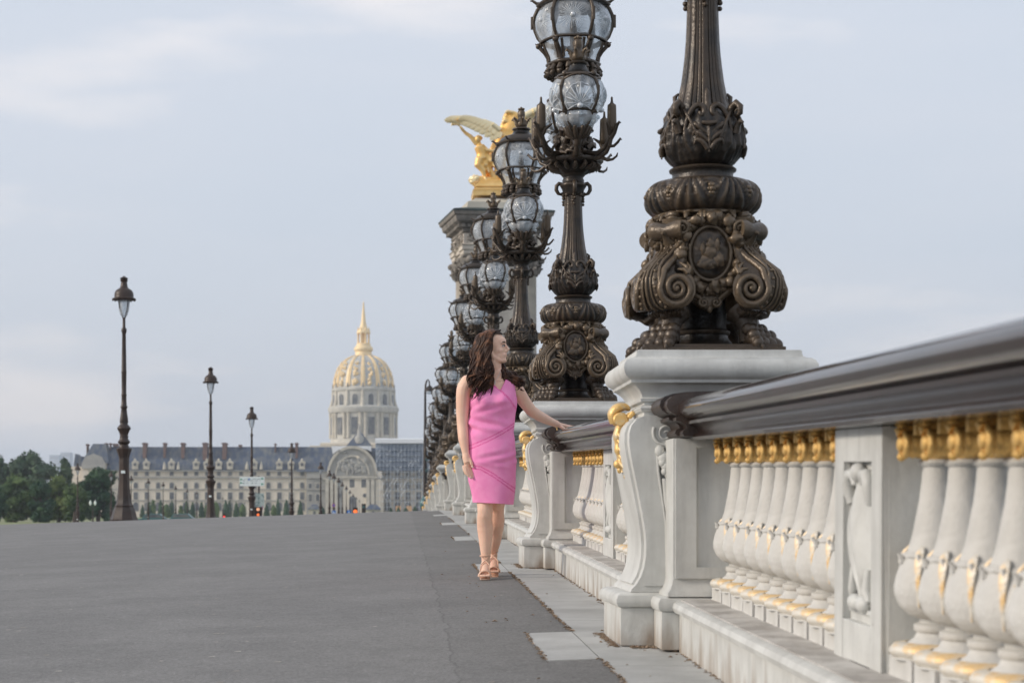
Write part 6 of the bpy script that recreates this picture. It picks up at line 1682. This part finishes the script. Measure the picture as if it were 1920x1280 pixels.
def vid(i, j):
    j %= NC
    if (i, j) not in idx: idx[(i, j)] = len(mb.v); mb.v.append(tuple(P_[i][j]))
    return idx[(i, j)]
for i in range(NR - 1):
    for j in range(NC):
        px_, py_2 = PXY[i][j]; front = P_[i][j].y < 0
        keep = True
        if py_2 < 745:
            up = (745 - py_2)
            # armholes
            lo = 884 + 9 * min(1, up / 22) + max(0, up - 30) * .5; hi = 967.5 - 3.5 * min(1, up / 26) 
            if px_ < lo or px_ > hi: keep = False
        if front and py_2 < 732:
            if px_ > 905 + (py_2 - 703) * 1.10 and px_ < 952 - (py_2 - 703) * .50: keep = False
        if not front and py_2 < 712 and 905 < px_ < 950: keep = False
        if py_2 < 705: keep = False
        if not keep: continue
        mi = 0
        if front:
            for pl_, w_ in TR:
                if seg_d(px_, py_2, pl_) < w_: mi = 1; break
        mb.f.append((vid(i, j), vid(i, j + 1), vid(i + 1, j + 1), vid(i + 1, j))); mb.m.append(mi)
dress = mb.build('dress', [PINK, PINK2], wo_, smooth=180, rec=False)
sf = dress.modifiers.new('thick', 'SOLIDIFY'); sf.thickness = .003; sf.offset = 1
# ---- sandals
for an, to in (((910, 1058, -.04), (909, 1078, -.165)), ((924.5, 1049, .32), (926, 1070, .18))):
    A_, T_ = wp(*an), wp(*to); m = MB(); gzl = -.002
    side = .036
    # sole
    rows = []
    for i in range(13):
        t = i / 12; c_ = A_.lerp(T_, t * 1.35 - .35); zz = max(gzl + .012, c_.z - .038 + (.004 if t > .7 else 0)) if t < .8 else gzl + .012
        w2 = side * (.75 + .35 * sin(pi * min(1, t * .9 + .05)))
        rows.append([Vector((c_.x - w2, c_.y, zz)), Vector((c_.x + w2, c_.y, zz)), Vector((c_.x + w2, c_.y, zz - .010)), Vector((c_.x - w2, c_.y, zz - .010))])
    m.grid(rows, cu=True)
    m.add(rows[0], [(0, 1, 2, 3)]); m.add(rows[-1], [(0, 1, 2, 3)])
    hz = rows[1][0].z; hc = A_.lerp(T_, -.25)
    m.tube([(hc.x, hc.y, hz), (hc.x, hc.y + .005, gzl)], [.022, .014], 10)
    # toe strap, crossed ankle straps and ankle band
    t0 = T_ + Vector((0, .012, .0))
    m.tube([t0 + Vector((side * 1.18 * cos(a), 0, .040 * sin(a) - .010)) for a in [pi * k / 10 for k in range(11)]], .0075, 8, flat=2.2, up=(0, 1, 0))
    m.tube([T_ + Vector((-side, .0, .0)), A_.lerp(T_, .5) + Vector((-.030, 0, .036)), A_.lerp(T_, .2) + Vector((-.005, -.012, .040)), A_ + Vector((.030, -.006, .058))], .0042, 7)
    m.tube([T_ + Vector((side, .0, .0)), A_.lerp(T_, .5) + Vector((.030, 0, .036)), A_.lerp(T_, .2) + Vector((.005, -.012, .040)), A_ + Vector((-.030, -.006, .058))], .0042, 7)
    m.tube([A_ + Vector((.036 * cos(a), .012 + .036 * sin(a), .062)) for a in [2 * pi * k / 20 for k in range(21)]], .0055, 7)
    m.build('sandal', NUDE, wo_)
# ---- jewellery
m = MB()
m.tube([wp(914, 697, -.045), wp(919, 707, -.074), wp(925, 713, -.088), wp(928, 714, -.088), wp(933, 708, -.078), wp(938, 697, -.055)], .0012, 5)
c_ = wp(928, 717.5, -.094); m.box(c_.x - .0015, c_.x + .0015, c_.y - .001, c_.y + .001, c_.z - .018, c_.z + .014); m.box(c_.x - .009, c_.x + .009, c_.y - .001, c_.y + .001, c_.z + .001, c_.z + .004)
m.build('cross_necklace', SILV, wo_)
m = MB(); c_ = wp(1043, 794.5, .36)
m.tube([c_ + Vector((.006 * cos(a), .028 * sin(a), .027 * cos(a))) for a in [2 * pi * k / 20 for k in range(21)]], .0018, 5)
m.tube([c_ + Vector((.002, -.02, -.02)), c_ + Vector((.004, -.022, -.045))], [.002, .004], 6); m.build('bracelet', GOLDP, wo_)
# ---- hair
rr = random.Random(11)
hairm = MB()
rows = []
for i in range(19):                   # close cap over the skull
    ph = pi / 2 - (pi * .62) * i / 18
    row = []
    for j in range(36):
        th = 2 * pi * j / 36
        d = Vector((cos(ph) * cos(th), cos(ph) * sin(th), sin(ph)))
        lim = .35 + .35 * max(0, cos(th))       # hairline over the face
        tt = max(0, min(1, (cos(th) + .15) / .75)); z = max(d.z, -.40 + 1.02 * tt * tt * (3 - 2 * tt))
        rxy = sqrt(max(0, 1 - z * z)) if d.z < z else hypot(d.x, d.y)
        nrm = hypot(d.x, d.y) or 1
        kk = 1 + .015 * sin(14 * th)
        row.append(hp(-.014 + .104 * kk * d.x / nrm * rxy, .083 * kk * d.y / nrm * rxy, .030 + .106 * z))
    rows.append(row)
hairm.grid(rows, cu=True)
def spl(P, n=7):
    P = [Vector(p) for p in P]; Q = []
    for i in range(len(P) - 1):
        p0, p1, p2, p3 = P[max(i - 1, 0)], P[i], P[i + 1], P[min(i + 2, len(P) - 1)]
        for k in range(n):
            t = k / n; Q.append(.5 * ((2 * p1) + (p2 - p0) * t + (2 * p0 - 5 * p1 + 4 * p2 - p3) * t * t + (3 * p1 - p0 - 3 * p2 + p3) * t ** 3))
    Q.append(P[-1]); return Q
def lock(P, r0, wav=.008, n=7):
    Q = spl(P, n); m_ = len(Q); ph = rr.random() * 6.3; fr = rr.uniform(9, 13)
    out = []; rad = []
    for i, p in enumerate(Q):
        t = i / (m_ - 1); a = wav * min(1, t * 1.6) * (1 + t)
        out.append(p + Vector((a * sin(fr * t + ph), a * cos(fr * t + ph) * .8, 0)))
        rad.append(r0 * (.55 + .9 * sin(pi * min(1, .15 + t * .75))) * (1 if t < .8 else (1 - t) / .2 * .85 + .15))
    hairm.tube(out, rad, 6, flat=.55)
for k in range(330):
    th = rr.uniform(-1.35, 2.2) if k % 3 else rr.uniform(-1.5, -.3)   # angle round the head, 0 = back; negative = camera side
    # direction on head: back is -f; camera side is -sdn
    def hd(th_, z, g=1.0):
        c__, s__ = -cos(th_), sin(th_)
        q_ = sqrt(max(.0, 1 - ((z - .03) / .112) ** 2)) if z > .03 else 1
        return hp(-.014 + .108 * g * c__ * q_, .087 * g * s__ * q_, z)
    part_ = hp(rr.uniform(-.03, .050), .015, .126)
    a = part_; b_ = hd(th * .85, .095, 1.03); c_ = hd(th, .03, 1.06 + rr.uniform(-.02, .05)); d_ = hd(th * .95, -.055, 1.20 + rr.uniform(-.08, .18))
    if k % 4 == 0:                      # frames the near cheek
        t1 = rr.uniform(-1.95, -1.35); t2 = t1 * .93 + .02
        b_ = hd(t1, .105, 1.02); c_ = hd(t2, .04, 1.05 + rr.uniform(0, .05)); d_ = hd(t2 + .12, -.045, 1.10 + rr.uniform(-.02, .10))
        ex = rr.uniform(900, 922); pts = [a, b_, c_, d_, wp(rr.uniform(908, 924), 696, -.085), wp(ex, rr.uniform(708, 722), -.105), wp(ex - rr.uniform(0, 8), rr.uniform(724, 744), -.118)]
    elif th < -.25:                       # falls in front of the near shoulder
        ex, ey = rr.uniform(881, 921), rr.uniform(716, 752); 
        if ex > 905: ey = rr.uniform(700, 728)
        pts = [a, b_, c_, d_, wp(ex * .5 + 902 * .5, 700, -.10 + rr.uniform(-.02, .02)), wp(ex, ey - 14, -.12), wp(ex + rr.uniform(-4, 4), ey, -.118)]
        if rr.random() < .3: pts = [a, b_, c_, d_, wp(rr.uniform(884, 896), 695, -.07), wp(rr.uniform(877, 888), rr.uniform(708, 722), -.07)]
    elif th < 1.0:
        ex = rr.uniform(886, 925); pts = [a, b_, c_, d_, wp(ex, 700, .09), wp(ex + rr.uniform(-5, 5), rr.uniform(716, 745), .12)]
    else:
        ex = rr.uniform(944, 978); ey = rr.uniform(704, 722) + (6 if ex > 965 else 0)
        pts = [a, b_, c_, d_, wp(938, 694, .03), wp((ex + 940) / 2 + 4, 704 + rr.uniform(-6, 8), -.01), wp(ex, ey, -.03 + rr.uniform(-.03, .03)), wp(ex + 3, ey + 5, -.03)]
    lock(pts, rr.uniform(.0040, .0098), rr.uniform(.006, .014))
for k in range(64):                   # curls over the far shoulder
    ex = rr.uniform(945, 978)
    lock([wp(rr.uniform(932, 938), 664 + rr.uniform(-4, 6), .07), wp(935 + rr.uniform(0, 11), 688, .02), wp(946 + rr.uniform(-2, 8), 702 + rr.uniform(-5, 8), -.05), wp(ex, rr.uniform(708, 722), -.05), wp(ex + 4, rr.uniform(716, 726), -.04)], rr.uniform(.006, .010), .007)
hair = hairm.build('hair', HAIR, wo_, smooth=180, rec=False)

# ================================================================ AIR
hz_ = MB(); hz_.box(-1600, 1600, -400, 2500, -12, 125)
hm = bpy.data.materials.new('haze'); hm.use_nodes = True; t = hm.node_tree; t.nodes.clear()
v = N(t, 'ShaderNodeVolumePrincipled'); v.inputs['Color'].default_value = (.80, .86, .94, 1); v.inputs['Density'].default_value = .00022; v.inputs['Anisotropy'].default_value = .2
oo = N(t, 'ShaderNodeOutputMaterial'); t.links.new(v.outputs[0], oo.inputs['Volume'])
tag(hz_.build('haze', hm, smooth=0), 'thin pale blue air haze', kind='stuff')
